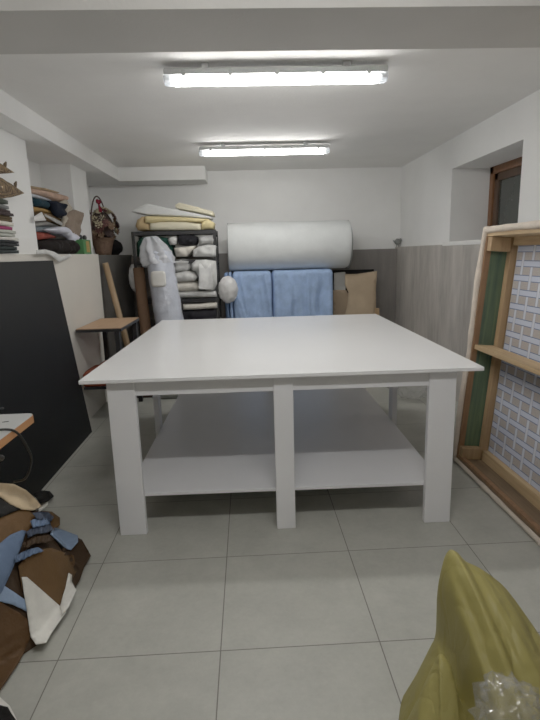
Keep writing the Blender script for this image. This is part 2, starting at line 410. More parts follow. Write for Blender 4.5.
b = nb(); sy0, sy1, sz0, sz1 = fy0+.06, fy1-.06, fz0+.06, fz1-.06
for q in ((sy0, sy0+.08, sz0, sz1), (sy1-.08, sy1, sz0, sz1), (sy0, sy1, sz0, sz0+.08), (sy0, sy1, sz1-.08, sz1)): box(b, WXD, WXD+.05, *q, .008)
sash = obj('window_sash', b, wood_mat('window_sash_wood', srgb(58, 40, 27), srgb(84, 58, 38), 2), w)
gm = mat('dark_pane', (58, 62, 58), .06, .1, 2., spec=.6)
obj('window_pane', box(nb(), WXD+.02, WXD+.03, sy0+.07, sy1-.07, sz0+.07, sz1-.07), gm, sash)
# left side: thick lower wall, two piers, recessed upper wall, boxed-in soffit
YG = 5.3
struct(bx('wall_left', LOW, None, -2.3, XL, YF, YG, 0, ZL))
struct(bx('trim_4', stone_mat('shaded_wall_tile', srgb(66, 64, 61), srgb(88, 86, 82)), None, -2.3, XL, YG, YB, 0, ZL-.008))  # far stretch of lower wall, shade by the rack put into its dark colour
struct(bx('wall_left_upper', WALL, None, -2.3, XN, YF, YB, ZL, ZC))
struct(bx('pillar_1', WALL, None, XN, XP, YF, 4.26, ZL, ZS)); struct(bx('pillar_2', WALL, None, XN, XP, 5.27, 5.76, ZL, ZS))
b = nb(); box(b, -2.3, XL, YF, YB, ZS, ZC); box(b, XL, -.465, 6.44, YB, ZS-.01, ZC); struct(obj('ceiling_soffit', b, WALL))
struct(bx('ceiling_beam', plaster('beam_plaster', (196, 194, 190)), None, XL, XR, 2.13, 2.54, 2.35, ZC))

# ------------------------------------------------------------------ lamps
def fixture():
    t = thing('tube_light', 'long sealed fluorescent ceiling light nearest the beam', 'ceiling light', (.205, 3.14, ZC-.032), 0, 'sealed tube lights on the ceiling')
    grey = mat('light_housing', (176, 178, 178), .45, .04); clear = film_mat('clear_cap', (205, 210, 216), .55, .1); steel = mat('steel_clip', (170, 172, 172), .3, .1, metal=.8)
    b = box(nb(), -.63, .63, -.05, .05, -.035, .001, .008); obj('housing', b, grey, t)
    # diffuser: half round lens along x
    b = nb(); sec = [(.046*math.cos(PI*k/8), -.035-.045*math.sin(PI*k/8)) for k in range(9)]; rows = [[b.verts.new((x, y, z)) for y, z in sec] for x in (-.575, .575)]
    for k in range(8): b.faces.new((rows[0][k], rows[0][k+1], rows[1][k+1], rows[1][k]))
    b.faces.new(rows[0]); b.faces.new(rows[1][::-1]); obj('diffuser', b, emit_mat('lit_diffuser', 14.), t)
    for s in (-1, 1):
        b = nb(); rows = [[b.verts.new((s*x, y*q, -.035+(z+.035)*q)) for y, z in sec] for x, q in ((.577, 1.), (.622, 1.), (.634, .8))]
        for A, B in zip(rows, rows[1:]):
            for k in range(8): b.faces.new((A[k], A[k+1], B[k+1], B[k]))
        b.faces.new(rows[-1]); obj('end_cap', b, clear, t, True)
        obj('lamp_holder', box(nb(), s*.60-.012, s*.60+.012, -.02, .02, -.062, -.036, .004), grey, t)
    for x in (-.52, -.26, 0, .26, .52): obj('clip', box(nb(), x-.012, x+.012, -.056, -.048, -.045, -.012, .002), steel, t)
    for x in (-.4, .4): obj('mounting_bracket', box(nb(), x-.02, x+.02, -.03, .03, .0012, .031), grey, t)
    return t
f1 = fixture()
f2 = dup(f1, (.21, 5.23, ZC-.032)); f2['label'] = 'long sealed fluorescent ceiling light farther back, nearer the rear wall'
f3 = dup(f1, (.205, .98, ZC-.032)); fd = [c for c in f3.children if c.name.startswith('diffuser')][0]; fd.data = fd.data.copy(); fd.data.materials[0] = emit_mat('lit_diffuser_bright', 20.)
f3['label'] = 'long sealed fluorescent ceiling light on the camera side of the beam'

# ------------------------------------------------------------------ big table
T = thing('work_table', 'large white laminate work table with lower shelf in the middle of the room', 'table', (.175, 3.572, 0), R(-.8))
bx('tabletop', LAM, T, -1.003, 1.003, -1.15, 1.15, .846, .866, .003)
LX, LY, LH = .885, 1.105, .845
for x0 in (-LX, LX-.14): bx('leg', LAMD, T, x0, x0+.14, -LY, -LY+.036, 0, LH, .004); bx('leg', LAMD, T, x0, x0+.14, LY-.036, LY, 0, LH, .004)
for y0 in (-LY, LY-.036): bx('leg', LAMD, T, -.05, .05, y0, y0+.036, 0, LH, .004)
for x0 in (-LX, LX-.036): bx('leg', LAMD, T, x0, x0+.036, -.05, .05, 0, LH, .004)
for y0 in (-LY+.012, LY-.03):
    for a, c in ((-LX+.14, -.05), (.05, LX-.14)): bx('apron', LAMD, T, a, c, y0, y0+.018, .765, LH, .001)
for x0 in (-LX+.004, LX-.022):
    for a, c in ((-LY+.036, -.05), (.05, LY-.036)): bx('apron', LAMD, T, x0, x0+.018, a, c, .765, LH, .001)
bx('shelf', LAMD, T, -.848, .848, -LY+.037, LY-.05, .203, .221, .002)

# ------------------------------------------------------------------ left: board, desk, corner of the sewing table
b = nb(); q = [(-1.372, 4.165, .002), (-1.372, 1.2, .002), (-1.487, 1.2, 1.445), (-1.487, 4.03, 1.443)]
n = Vector((-1, 0, -.08)).normalized()*.018; A = [b.verts.new(p) for p in q]; B = [b.verts.new(Vector(p)+n*(1 if i < 2 else .5)) for i, p in enumerate(q)]
b.faces.new(A); b.faces.new(B[::-1])
for i in range(4): b.faces.new((A[i], B[i], B[(i+1) % 4], A[(i+1) % 4]))
o = obj('leaning_panel', b, DARK); tag(o, 'large black panel leaning against the left wall', 'panel')

D = thing('narrow_desk', 'narrow desk with light wood top and black frame against the left wall', 'desk', (-1.29, 4.72, 0))
dx, dy, dz = .19, .37, .862
bx('desktop', DESKW, D, -dx, dx, -dy, dy, dz-.006, dz, .001); bx('edge_band', BLACKM, D, -dx-.003, dx+.003, -dy-.003, dy+.003, dz-.032, dz-.0065, .002)
for sx in (-1, 1):
    for sy in ((1,) if sx < 0 else (-1, 1)): bx('leg', BLACKM, D, sx*(dx-.04)-.02, sx*(dx-.04)+.02, sy*(dy-.03)-.02, sy*(dy-.03)+.02, 0, dz-.033)
bx('lower_shelf', BLACKM, D, -dx+.01, dx-.01, -dy+.01, dy-.01, .322, .345)
for i, (nm, c, lab) in enumerate((('red_brown', (122, 60, 44), 'red-brown folded cloth on the lower shelf of the narrow desk'), ('rust', (140, 82, 62), 'faded rust folded cloth at the back of the desk lower shelf'))):
    o = obj('folded_cloth', folded(.335, .33, .14-.03*i, 4, 40+i), cloth(nm, c), None, True, (-1.285, 4.535+.36*i, .346), (0, 0, R(90))); tag(o, lab, 'cloth', 'cloths on the desk shelf')

S = thing('sewing_table', 'corner of white topped table with rounded wooden edge at the left of the picture', 'table', (0, 0, 0))
def rrect(x0, x1, y0, y1, r, n=5):
    out = []
    for cx, cy, a in ((x1-r, y1-r, 0), (x0+r, y1-r, 90), (x0+r, y0+r, 180), (x1-r, y0+r, 270)):
        out += [(cx+r*math.cos(R(a+90*k/n)), cy+r*math.sin(R(a+90*k/n))) for k in range(n+1)]
    return out
def prism(poly, z0, z1):
    b = nb(); A = [b.verts.new((x, y, z0)) for x, y in poly]; B = [b.verts.new((x, y, z1)) for x, y in poly]; b.faces.new(A[::-1]); b.faces.new(B)
    for i in range(len(poly)): b.faces.new((A[i], A[(i+1) % len(poly)], B[(i+1) % len(poly)], B[i]))
    return b
ST = obj('tabletop', prism(rrect(-1.40, -1.012, 1.0, 2.30, .03), .748, .752), mat('grey_white_laminate', (205, 206, 204), .3, .03), S)
obj('wooden_edge', prism(rrect(-1.402, -1.010, .998, 2.302, .031), .715, .7475), EDGEW, S)
for x, y in ((-1.33, 1.1), (-1.33, 2.27), (-1.06, 1.06)): bx('leg', BLACKM, S, x-.012, x+.012, y-.02, y+.02, 0, .714)
obj('bracket', tube(nb(), spline([(-1.11, 2.02, .71), (-1.09, 2.03, .66), (-1.06, 2.05, .64), (-1.10, 2.1, .61), (-1.16, 2.12, .60)], 5), .009), mat('grey_bracket', (88, 88, 88), .4, .1, metal=.6), S, True)
for p, rr in ((pZ(.752, 1, 409), .014), ): obj('grommet', lathe(nb(), [(rr, 0), (rr, .004), (rr*.6, .005)], 16), BLACKM, ST, True, (p.x, p.y, .7521))
p = pZ(.752, 5.5, 422); o = obj('slot', box(nb(), -.013, .013, -.004, .004, 0, .002, .001), BLACKM, ST, False, (p.x, p.y, .7521), (0, 0, R(20)))
pts = [(-1.38, 1.8, .757), (-1.24, 2.02, .758), (-1.12, 2.03, .760), (-1.03, 2.05, .762), (-.998, 2.08, .735), (-.985, 2.12, .66), (-.99, 2.16, .58), (-1.03, 2.17, .49), (-1.1, 2.2, .46)]
o = obj('power_cable', tube(nb(), spline(pts, 6), .0055), mat('black_rubber', (18, 18, 18), .5, .1), None, True); tag(o, 'black power cable hanging over the wooden edge of the left table', 'cable')

# ------------------------------------------------------------------ heap of leather and cloth scraps, lower left
HB = [(-1.36, 1.30), (-1.02, 1.47), (-.93, 1.62), (-.845, 1.73), (-.81, 1.95), (-.83, 2.12), (-.92, 2.21), (-1.08, 2.25), (-1.36, 2.2)]
def heap_d(x, y):
    c = False; dm = 9
    for i in range(len(HB)):
        (x1, y1), (x2, y2) = HB[i], HB[i-1]
        if (y1 > y) != (y2 > y) and x < (x2-x1)*(y-y1)/(y2-y1)+x1: c = not c
        if i == 0: continue
        L = (x2-x1)**2+(y2-y1)**2; t = max(0, min(1, ((x-x1)*(x2-x1)+(y-y1)*(y2-y1))/L)); dm = min(dm, math.hypot(x-x1-t*(x2-x1), y-y1-t*(y2-y1)))
    return dm if c else -dm
def heap_h(x, y):
    d = heap_d(x, y)
    if d <= 0: return 0
    t = min(1, d/.26); top = .45 if y > 1.9 else .45-.28*min(1, (1.9-y)/.45)
    return top*(1-(1-t)**2.2)*(1+.05*nz((x, y, 0), 7, 4))
b = nb(); bd = []
for (x1, y1), (x2, y2) in zip(HB, HB[1:]): bd += [(x1+(x2-x1)*k/10, y1+(y2-y1)*k/10) for k in range(10)]
bd.append(HB[-1]); hc = (-1.36, 1.95); rows = []
for (x, y) in bd:
    row = []
    for k in range(19):
        t = 1-(1-k/18)**1.6; px, py = hc[0]+(x-hc[0])*t, hc[1]+(y-hc[1])*t; row.append(b.verts.new((px, py, max(.003, heap_h(px, py)+.012*nz((px, py, 0), 16, 9)*min(1, 4*heap_h(px, py))))))
    rows.append(row)
for A, B in zip(rows, rows[1:]):
    for k in range(18): b.faces.new((A[k], A[k+1], B[k+1], B[k]))
BR = leather('brown', (76, 53, 31)); BR2 = leather('mid_brown', (92, 67, 40)); BRD = leather('dark_brown', (54, 40, 27)); BLUE = leather('blue', (92, 112, 142)); BLUE2 = leather('pale_blue', (132, 154, 184)); NAVY = leather('slate', (58, 66, 82)); BEIGE = leather('beige', (204, 180, 144)); WHITE = leather('off_white', (220, 218, 210)); BLK = leather('black', (15, 14, 13))
o = obj('leather_hide', b, BRD, None, True); tag(o, 'crumpled dark brown leather hide under the whole scrap heap', 'leather')
def lay(layer, wr=.006, seed=0):
    def place(u, v):
        d = ray(u, v); t = .9
        while t < 4:
            p = EYEP+d*t
            if p.z <= heap_h(p.x, p.y)+layer or p.x < -1.33: break
            t += .004
        p.z = max(p.z, .004)
        p = p - d.normalized()*(abs(nz(p, 14, seed))*wr)
        return p
    return place
GS = 'leather and cloth scraps in the heap'
def scrap(name, poly, m, layer, label, cat='leather scrap', wr=.006, thick=.003):
    o = outline_sheet(name, poly, lay(layer, wr, int(layer*1e4) % 97), m, thick, 3.2); return tag(o, label, cat, GS)
scrap('leather_scrap', [(-6, 600), (0, 602), (18, 612), (31, 622), (33, 632), (20, 660), (0, 690), (-6, 705)], BR, .022, 'broad brown leather piece spilling to the floor at the left picture edge')
scrap('leather_scrap', [(62, 545), (75, 537), (82, 540), (91, 556), (84, 568), (80, 580), (72, 592), (66, 580)], BRD, .018, 'dark brown leather end sticking out on the right side of the heap')
scrap('leather_scrap', [(18, 566), (30, 552), (50, 548), (74, 556), (76, 572), (66, 590), (60, 608), (40, 604), (22, 590)], BR2, .024, 'brown leather piece hanging down just above the white leather piece')
scrap('leather_scrap', [(-5, 585), (0, 583), (14, 592), (28, 602), (30, 613), (14, 605), (-5, 600)], BLUE2, .032, 'narrow pale blue leather strip low on the left of the heap')
scrap('leather_scrap', [(22, 577), (27, 577), (44, 592), (60, 606), (66, 602), (66, 612), (53, 630), (46, 642), (36, 644), (31, 637), (27, 610)], WHITE, .05, 'off-white leather piece hanging to the floor with a blunt tip')
scrap('leather_scrap', [(60, 606), (66, 588), (69, 573), (72, 575), (72, 582), (76, 590), (69, 606), (62, 615)], WHITE, .058, 'small off-white leather flap at the right of the hanging white piece')
scrap('leather_scrap', [(-5, 520), (0, 508), (20, 506), (36, 511), (52, 512), (60, 518), (60, 525), (52, 532), (36, 529), (20, 535), (8, 545), (-5, 560)], BR2, .024, 'brown leather piece spread under the beige leather')
scrap('leather_scrap', [(-5, 555), (-2, 545), (10, 535), (22, 530), (26, 531), (20, 550), (12, 570), (2, 592), (-5, 600)], BLUE, .046, 'long blue leather piece falling diagonally at the left of the heap')
scrap('leather_scrap', [(50, 534), (54, 528), (62, 530), (78, 536), (78, 542), (71, 550), (66, 549)], BLUE2, .034, 'pale blue leather piece curled over the right of the heap')
scrap('cloth_scrap', [(34, 494), (40, 490), (50, 491), (54, 496), (48, 501), (40, 503)], BLK, .03, 'small black cloth scrap sticking out behind the beige leather', 'cloth scrap')
scrap('leather_scrap', [(-5, 505), (0, 496), (12, 504), (22, 509), (14, 512), (-5, 520)], BLK, .036, 'black strip for the shaded gap just under the beige leather', wr=.003)  # black sheet added as the shade inside the gap, not a separate piece
scrap('leather_scrap', [(-5, 484), (0, 483), (14, 484), (26, 490), (36, 499), (41, 506), (34, 510), (22, 509), (10, 503), (-5, 492)], BEIGE, .046, 'smooth beige leather piece on top of the heap', wr=.002, thick=.006)
scrap('cloth_scrap', [(36, 511), (42, 506), (48, 502), (48, 505), (40, 512)], WHITE, .05, 'thin white cloth sliver beside the beige leather tip', 'cloth scrap', wr=.001)
RUF = (((33, 513), (40, 511.5), (48, 512), (54, 517), (51, 521), (44, 519), (38, 520)), NAVY, 'slate blue ruffled cloth fold uppermost on the right of the heap'), (((30, 521), (40, 517.5), (50, 518.5), (50, 524), (42, 526), (33, 528)), BLUE, 'mid blue ruffled fold under the slate ruffle'), \
  (((26, 532), (38, 525), (50, 524.5), (53, 530), (46, 533), (36, 534), (28, 538)), NAVY, 'dark slate ruffled fold in the middle of the heap'), (((22, 544), (34, 537), (48, 535), (54, 540), (45, 543), (34, 544), (26, 549)), BRD, 'dark brown ruffled fold low in the heap'), (((16, 556), (26, 550), (38, 547), (44, 551), (34, 554), (24, 559), (16, 562)), BLUE, 'blue ruffled fold lowest in the heap')
for i, (poly, m, lab) in enumerate(RUF):
    base = lay(.030+.006*(4-i), .0, i)
    def place(u, v, i=i, base=base, ys=[q[1] for q in poly]):
        p = base(u, v); t = (v-min(ys))/(max(ys)-min(ys)); d = ray(u, v).normalized()
        return p - d*(.012+.030*abs(math.sin(u*.62+i*1.7+t*1.5))*(.35+t))
    o = outline_sheet('ruffled_cloth', [tuple(q) for q in poly], place, m, .003, 1.5); tag(o, lab, 'cloth scrap', GS)
p = pZ(.0, 3, 712)
o = outline_sheet('cloth_scrap', [(-12, 690), (0, 697), (10, 706), (18, 722), (-12, 730)], lambda u, v: pZ(.012+.01*nz((u*.1, v*.1, 0), 1, 2), u, v), WHITE, .004, 4.); tag(o, 'white cloth corner on the floor at the lower left picture corner', 'cloth scrap', GS)
o = outline_sheet('cloth_scrap', [(-12, 706), (0, 706), (8, 708), (17, 722), (-12, 735)], lambda u, v: pZ(.024+.008*nz((u*.1, v*.1, 0), 1, 5), u, v), BLK, .004, 4.); tag(o, 'black cloth corner lying over the white one at the lower left picture corner', 'cloth scrap', GS)

# ------------------------------------------------------------------ yellow bag, lower right
YEL = bag_mat()
ridge = [pY(1.27, 398, 730), pY(1.30, 416, 690), pY(1.33, 433, 648), pY(1.345, 438, 630), pY(1.35, 437, 590), pY(1.355, 440, 560), pY(1.36, 449, 542), pY(1.36, 461, 553), pY(1.36, 472, 558), pY(1.35, 488, 569), pY(1.34, 506, 588), pY(1.32, 524, 618), pY(1.30, 540, 655), pY(1.28, 558, 705), pY(1.25, 575, 760)]
ridge = spline(ridge, 7); NR = len(ridge)
b = nb(); rows = []
for i, p in enumerate(ridge):
    s = i/(NR-1); p = p.copy(); p.z = max(p.z, .004); row = []
    fx = .425+.56*s; fy = 1.24-.56*math.sin(PI*min(1, s*1.02)); bk = Vector((.52+.5*s, 1.42+.08*math.sin(PI*s), .004)); fr_ = Vector((fx, fy, .004))
    for k in range(4):
        t = k/4; q = bk.lerp(p, t); q.y += .05*math.sin(PI*t); row.append(q)
    for k in range(13):
        t = k/12; q = p.lerp(fr_, t); lift = math.sin(PI*t)*.10*min(1, p.z/.3); q.z += lift*(1-t*.3); q.y -= .02*math.sin(PI*t)
        tw = lambda q: 2*abs(2*((q/(2*PI)) % 1)-1)-1
        pl = tw(s*26+3*nz((s*3, t*1.5, 0), 2, 3))*.034 + .016*tw(s*61+1.3+t*3)+.02*nz((s*9, t*6, 2), 1.6, 8); q.y += pl*math.sin(PI*min(1, t*1.6+.05)) if t > 0 else 0; q.x += .01*nz((s*8, t*5, 1), 1.5, 6)*t
        q.z = max(q.z, .004); row.append(q)
    rows.append(row)
bagT = thing('plastic_bag', 'large olive yellow plastic bag standing on the floor at the lower right', 'plastic bag')
patch('bag_film', rows, YEL, bagT, .0015, 1)
lob = spline([pY(1.16, 404, 726), pY(1.17, 420, 690), pY(1.18, 434, 655), pY(1.18, 442, 644), pY(1.17, 450, 660), pY(1.15, 462, 700), pY(1.12, 474, 740)], 4); rows = []
for i, p in enumerate(lob):
    s = i/(len(lob)-1); p = p.copy(); p.z = max(p.z, .006); f_ = Vector((.34+.22*s, .95, .006)); bk = Vector((.42+.16*s, 1.26, .006))
    rows.append([bk.lerp(p, .3), bk.lerp(p, .7), p]+[p.lerp(f_, t)+Vector((.012*math.sin(s*22+t*3), -.015*math.sin(PI*t), .05*math.sin(PI*t)*min(1, p.z/.2))) for t in (.2, .4, .6, .8, 1)])
patch('bag_flap', rows, YEL, bagT, .0015, 1)
p = pY(.93, 508, 716); o = obj('plastic_film', blob(.055, .05, .05, 12, .8, 2.6, 4, True, False), clear_mat('thin_film', .05, .12), None, True, (p.x, p.y, p.z-.06)); tag(o, 'crumpled clear plastic film bunched in the mouth of the yellow bag', 'plastic film')

# ------------------------------------------------------------------ upturned upholstered frame on the right
Fm = thing('bed_frame', 'upholstered wooden bed base stood on edge by the right wall showing its underside', 'furniture frame', (1.40, 3.25, 0))
Fm.rotation_euler = (0, R(4.6), 0)
LEN, HT, DP = 2.0, 1.572, .192        # local: y runs 0 to -LEN, x is depth, z height
bx('far_side_board', STILEW, Fm, .0, .035, -.03, 0, .02, HT-.02); bx('green_board', GREENW, Fm, .035, DP, -.022, -.002, .02, HT-.03)
bx('bottom_board', BROWNW, Fm, .0, DP, -LEN, -.03, .02, .045); bx('bottom_rail', STILEW, Fm, 0, .03, -LEN, -.03, .045, .06)
bx('top_board', PINEY, Fm, .0, DP, -LEN, -.03, HT-.05, HT-.02); bx('near_side_board', STILEW, Fm, 0, DP, -LEN, -LEN+.03, .045, HT-.05)
bx('inner_stile', PINE, Fm, DP-.05, DP-.005, -.07, -.023, .045, HT-.05, .003); bx('inner_rail', PINEY, Fm, DP-.05, DP-.005, -LEN+.03, -.085, .045, .115, .003); bx('inner_rail', PINEY, Fm, DP-.05, DP-.005, -LEN+.03, -.085, HT-.10, HT-.05, .003)
bx('cross_plank', PINEY, Fm, .012, DP-.056, -LEN+.03, -.031, .80, .828, .003)
bx('corner_block', PINE, Fm, .004, DP-.06, -.085, -.031, HT-.14, HT-.052, .004); bx('corner_block', PINE, Fm, .004, DP-.06, -.085, -.031, .046, .125, .004)
o = obj('printed_cover', box(nb(), DP-.012, DP, -LEN+.03, -.086, .06, HT-.06), weave_mat(), Fm)
# padded fabric edging: a soft welt running round the outside, thicker in places
TR = mat('quilted_white_edging', (214, 200, 184), .9, .1, 14., bump=.4, bscale=60.)
def welt(pts, r, seed):
    P = spline(pts, 14); return tube(nb(), P, [r*(1+.28*nz(p, 9, seed)) for p in P], 8)
e0 = -.004
obj('padded_edging', welt([(e0, .006, .02), (e0-.004, .008, .4), (e0+.004, .006, .8), (e0-.004, .006, 1.2), (e0, .0, HT-.04), (e0+.005, -.05, HT-.012), (e0+.005, -.4, HT-.008), (e0+.003, -1., HT-.012), (e0, -LEN, HT-.012)], .021, 3), TR, Fm, True)
obj('padded_edging', welt([(e0-.002, .0, .018), (e0-.004, -.5, .018), (e0-.002, -1.2, .017), (e0-.004, -LEN, .018)], .015, 5), TR, Fm, True)
obj('upholstered_back', soft_slab(.22, LEN-.02, HT-.1, .05, 7, .006, 3., (4, 16, 12)), cloth('cream_upholstery', (206, 198, 186)), Fm, True, (DP+.1115, -LEN/2, .03))

# ------------------------------------------------------------------ rear: shelving rack and what is on it
RX0, RX1, RY0, RY1 = -1.305, -.345, 6.0, 6.42
K = thing('shelving_rack', 'black metal shelving rack against the rear wall full of white fabrics', 'shelving rack', (0, 0, 0))
for x, sx in ((RX0, 1), (RX1, -1)):
    for y, sy in ((RY0, 1), (RY1, -1)):
        b = nb(); box(b, min(x, x+sx*.035), max(x, x+sx*.035), min(y, y+sy*.004), max(y, y+sy*.004), 0, 1.735); box(b, min(x, x+sx*.004), max(x, x+sx*.004), min(y, y+sy*.035), max(y, y+sy*.035), 0, 1.735); obj('post', b, BLACKM, K)
LV = (.30, .68, .955, 1.405, 1.735)
for z in LV: bx('shelf', BLACKM, K, RX0+.005, RX1-.005, RY0+.005, RY1-.005, z-.045, z, .003)
GR = 'fabrics on the shelving rack'
W1 = cloth('white', (206, 206, 203)); W2 = cloth('warm_white', (214, 208, 196)); W3 = cloth('grey_white', (182, 182, 180)); GRN = cloth('dark_green', (24, 58, 48)); CHAR = cloth('charcoal', (28, 28, 32)); YELF = foam('yellow', (222, 204, 150)); CRM = foam('cream', (222, 214, 186)); TAN = foam('tan', (176, 150, 108)); WB = foam('white', (222, 224, 222))
def rack(u0, u1, z0, z1, m, label, kind='folded', layers=3, seed=0, y=RY0+.02, d=.3, amp=.008, rz=0, name='folded_fabric', cat='fabric'):
    a = pY(y, u0, 240).x; c = pY(y, u1, 240).x; w = c-a
    bm = folded(w, d, z1-z0, layers, seed, amp) if kind == 'folded' else soft_slab(w, d, z1-z0, min(.05, (z1-z0)*.45), seed, amp, 7.)
    o = obj(name, bm, m, None, True, ((a+c)/2, y+d/2, z0), (0, 0, R(rz))); return tag(o, label, cat, GR)
PK = lambda *a, **k: pillow(a[0], a[1], 'Y', a[2], a[3], a[4], a[5], GR, **k)
TOPY = 6.0
PK('folded_foam', [(150, 223.5), (160, 222), (185, 222), (200, 224), (201, 229.6), (175, 229.9), (150, 229.9)], 5.99, CRM, 'cream folded foam lowest on the rack top', 'foam', bulge=.02, depth=.36, seed=2, amp=.003)
PK('folded_foam', [(201.5, 222), (208, 219), (214, 222.5), (213, 228.5), (201.5, 229.2)], 6.0, YELF, 'creased yellow foam end at the right of the rack top', 'foam', bulge=.03, depth=.3, seed=5, amp=.01)
PK('folded_foam', [(135.5, 226), (137, 220), (142, 216.5), (145, 216.5), (144, 223), (149, 224), (149, 230), (138, 230.4)], 6.0, TAN, 'tan folded foam at the left end of the rack top', 'foam', bulge=.03, depth=.36, seed=1, amp=.006)
PK('folded_foam', [(145, 216), (160, 216.5), (180, 217), (200, 218.5), (207, 219), (201, 222), (185, 221.5), (160, 221.5), (150, 223), (145, 222.5)], 5.985, YELF, 'long pale yellow folded foam across the rack top', 'foam', bulge=.025, depth=.38, seed=3, amp=.003)
PK('foam_sheet', [(131, 211.5), (147, 203.5), (165, 207.5), (190, 212.5), (211, 217), (210, 218.3), (180, 216), (150, 214.8)], 6.0, WB, 'white foam sheet with a pointed left end on the rack top', 'foam sheet', bulge=.004, depth=.38, seed=6, amp=.001)
PK('foam_sheet', [(175, 205), (179, 202.5), (195, 206.5), (213, 211.5), (213.5, 215.5), (200, 212.2), (176, 208)], 6.06, CRM, 'uppermost off-white foam sheet on the right of the rack top', 'foam sheet', bulge=.004, depth=.34, seed=7, amp=.001)
def roll(name, a, b_, r, m, label, cat, group=None, turns=2.6, seed=0, n=14, amp=.006, seg=20):
    """rolled cloth from a to b with a spiral end"""
    a, b_ = Vector(a), Vector(b_); d = (b_-a); L = d.length; d.normalize(); e1 = d.orthogonal().normalized(); e2 = d.cross(e1); bm = nb(); rows = []
    N = int(turns*seg)
    for i in range(n+1):
        p = a.lerp(b_, i/n); row = []
        for k in range(N+1):
            th = 2*PI*k/seg; rr = r*(.22+.78*k/N)
            rr += amp*nz((i*.35, math.cos(th)*1.5, math.sin(th)*1.5), 1.2, seed)*(k/N)
            row.append(bm.verts.new(p+(e1*math.cos(th)+e2*math.sin(th))*rr))
        rows.append(row)
    for P, Q in zip(rows, rows[1:]):
        for k in range(N): bm.faces.new((P[k], P[k+1], Q[k+1], Q[k]))
    o = obj(name, bm, m, None, True); mo = o.modifiers.new('t', 'SOLIDIFY'); mo.thickness = r*.78/turns*.55; mo.offset = -1
    return tag(o, label, cat, group)
# upper shelf
PK('fabric_roll', [(136.5, 243), (141, 237.5), (152, 236), (166, 237.5), (172.5, 243), (172.5, 256.5), (137, 256.8)], 6.06, GRN, 'dark green rolled fabric at the left of the rack upper shelf', 'fabric roll', bulge=.07, depth=.25, seed=2, amp=.012, rr=9)
PK('fabric_bundle', [(168, 239), (173, 236.5), (176.5, 238), (176, 244), (170, 245)], 6.0, W1, 'small white bundle wedged between green roll and black bundle', 'fabric', bulge=.03, depth=.2, seed=12)
PK('fabric_bundle', [(177, 236), (182, 234), (189, 233.5), (196, 236), (197.5, 241), (195, 245.5), (188, 246.5), (179, 245)], 6.04, CHAR, 'charcoal bundle at the top of the upper rack shelf', 'fabric', bulge=.05, depth=.25, seed=13, amp=.02)
PK('fabric_bundle', [(174, 248), (184, 246.8), (195.5, 245.8), (191, 252), (186.5, 256.6), (176, 256.6)], 6.0, W2, 'off-white fabric with crumpled edge under the charcoal bundle', 'fabric', bulge=.05, depth=.3, seed=14, amp=.02)
PK('fabric_bundle', [(198.5, 238), (205, 235.5), (215.8, 236.5), (215.8, 244.5), (207, 243.8), (199, 245.6)], 6.04, W3, 'grey-white crumpled bundle at the upper right of the rack', 'fabric', bulge=.045, depth=.25, seed=15, amp=.024)
PK('fabric_bundle', [(193, 249.5), (199, 246.5), (207, 244.6), (216, 245.5), (216, 256.5), (193, 256.6)], 6.0, W1, 'white crumpled fabric at the right end of the upper shelf', 'fabric', bulge=.05, depth=.28, seed=16, amp=.022)
# middle shelf
PK('fabric_bundle', [(174, 260), (181, 258.8), (190, 260), (191, 267), (188, 271), (174, 272)], 6.04, W3, 'grey-white bundle at the top left of the middle shelf', 'fabric', bulge=.05, depth=.22, seed=24, amp=.02)
PK('folded_fabric', [(172, 274), (186, 271), (194, 272), (197.5, 277), (195, 281.3), (172, 282)], 6.0, W1, 'white looped fabric roll in the middle of the middle shelf', 'fabric', bulge=.07, depth=.25, seed=25, amp=.008, rr=6)
PK('folded_fabric', [(172, 283), (194, 282), (199, 285), (200, 288.5), (197, 290.6), (172, 291.4)], 6.0, W2, 'warm white folded fabric under the looped roll', 'fabric', bulge=.065, depth=.3, seed=22, amp=.008)
PK('folded_fabric', [(172, 292), (196, 291.2), (216, 291.6), (217, 296.8), (172, 297.4)], 5.99, W1, 'wide white folded fabric lowest on the middle rack shelf', 'fabric', bulge=.04, depth=.34, seed=21, amp=.008)
PK('folded_fabric', [(191.5, 264), (196, 260), (206, 259.4), (216, 261), (217, 272), (217, 284), (214, 290.5), (206, 290.6), (201, 285), (198.5, 277), (195.5, 271.5), (191.5, 270)], 6.0, W1, 'big white folded fabric at the right of the middle shelf', 'fabric', bulge=.07, depth=.3, seed=26, amp=.018, rr=7)
p0 = pY(5.9, 198, 263.5); rows = []
for i in range(8): rows.append([(p0.x+.15*k/4+.008*math.sin(i*.7+k), 5.905-.010*math.sin(PI*i/7)-.012*math.sin(k*1.7)+(.05 if i == 0 else 0), p0.z-.042*i) for k in range(5)])
o = patch('hanging_cloth', rows, cloth('bright_white', (226, 226, 224)), None, .006, 2); tag(o, 'white cloth end hanging over the front of the big white fold', 'fabric', GR)
# lower shelf
PK('folded_fabric', [(183, 304.5), (200, 304), (217, 302.5), (217.5, 308), (200, 309.3), (183, 310)], 5.99, W2, 'off-white folded fabric on the low rack shelf', 'fabric', bulge=.04, depth=.3, seed=31, amp=.006)
PK('folded_fabric', [(178, 311), (200, 310), (217, 309), (217, 321.4), (178, 322)], 6.0, CHAR, 'dark folded fabric under the off-white one on the low rack shelf', 'fabric', bulge=.04, depth=.3, seed=32, amp=.01)
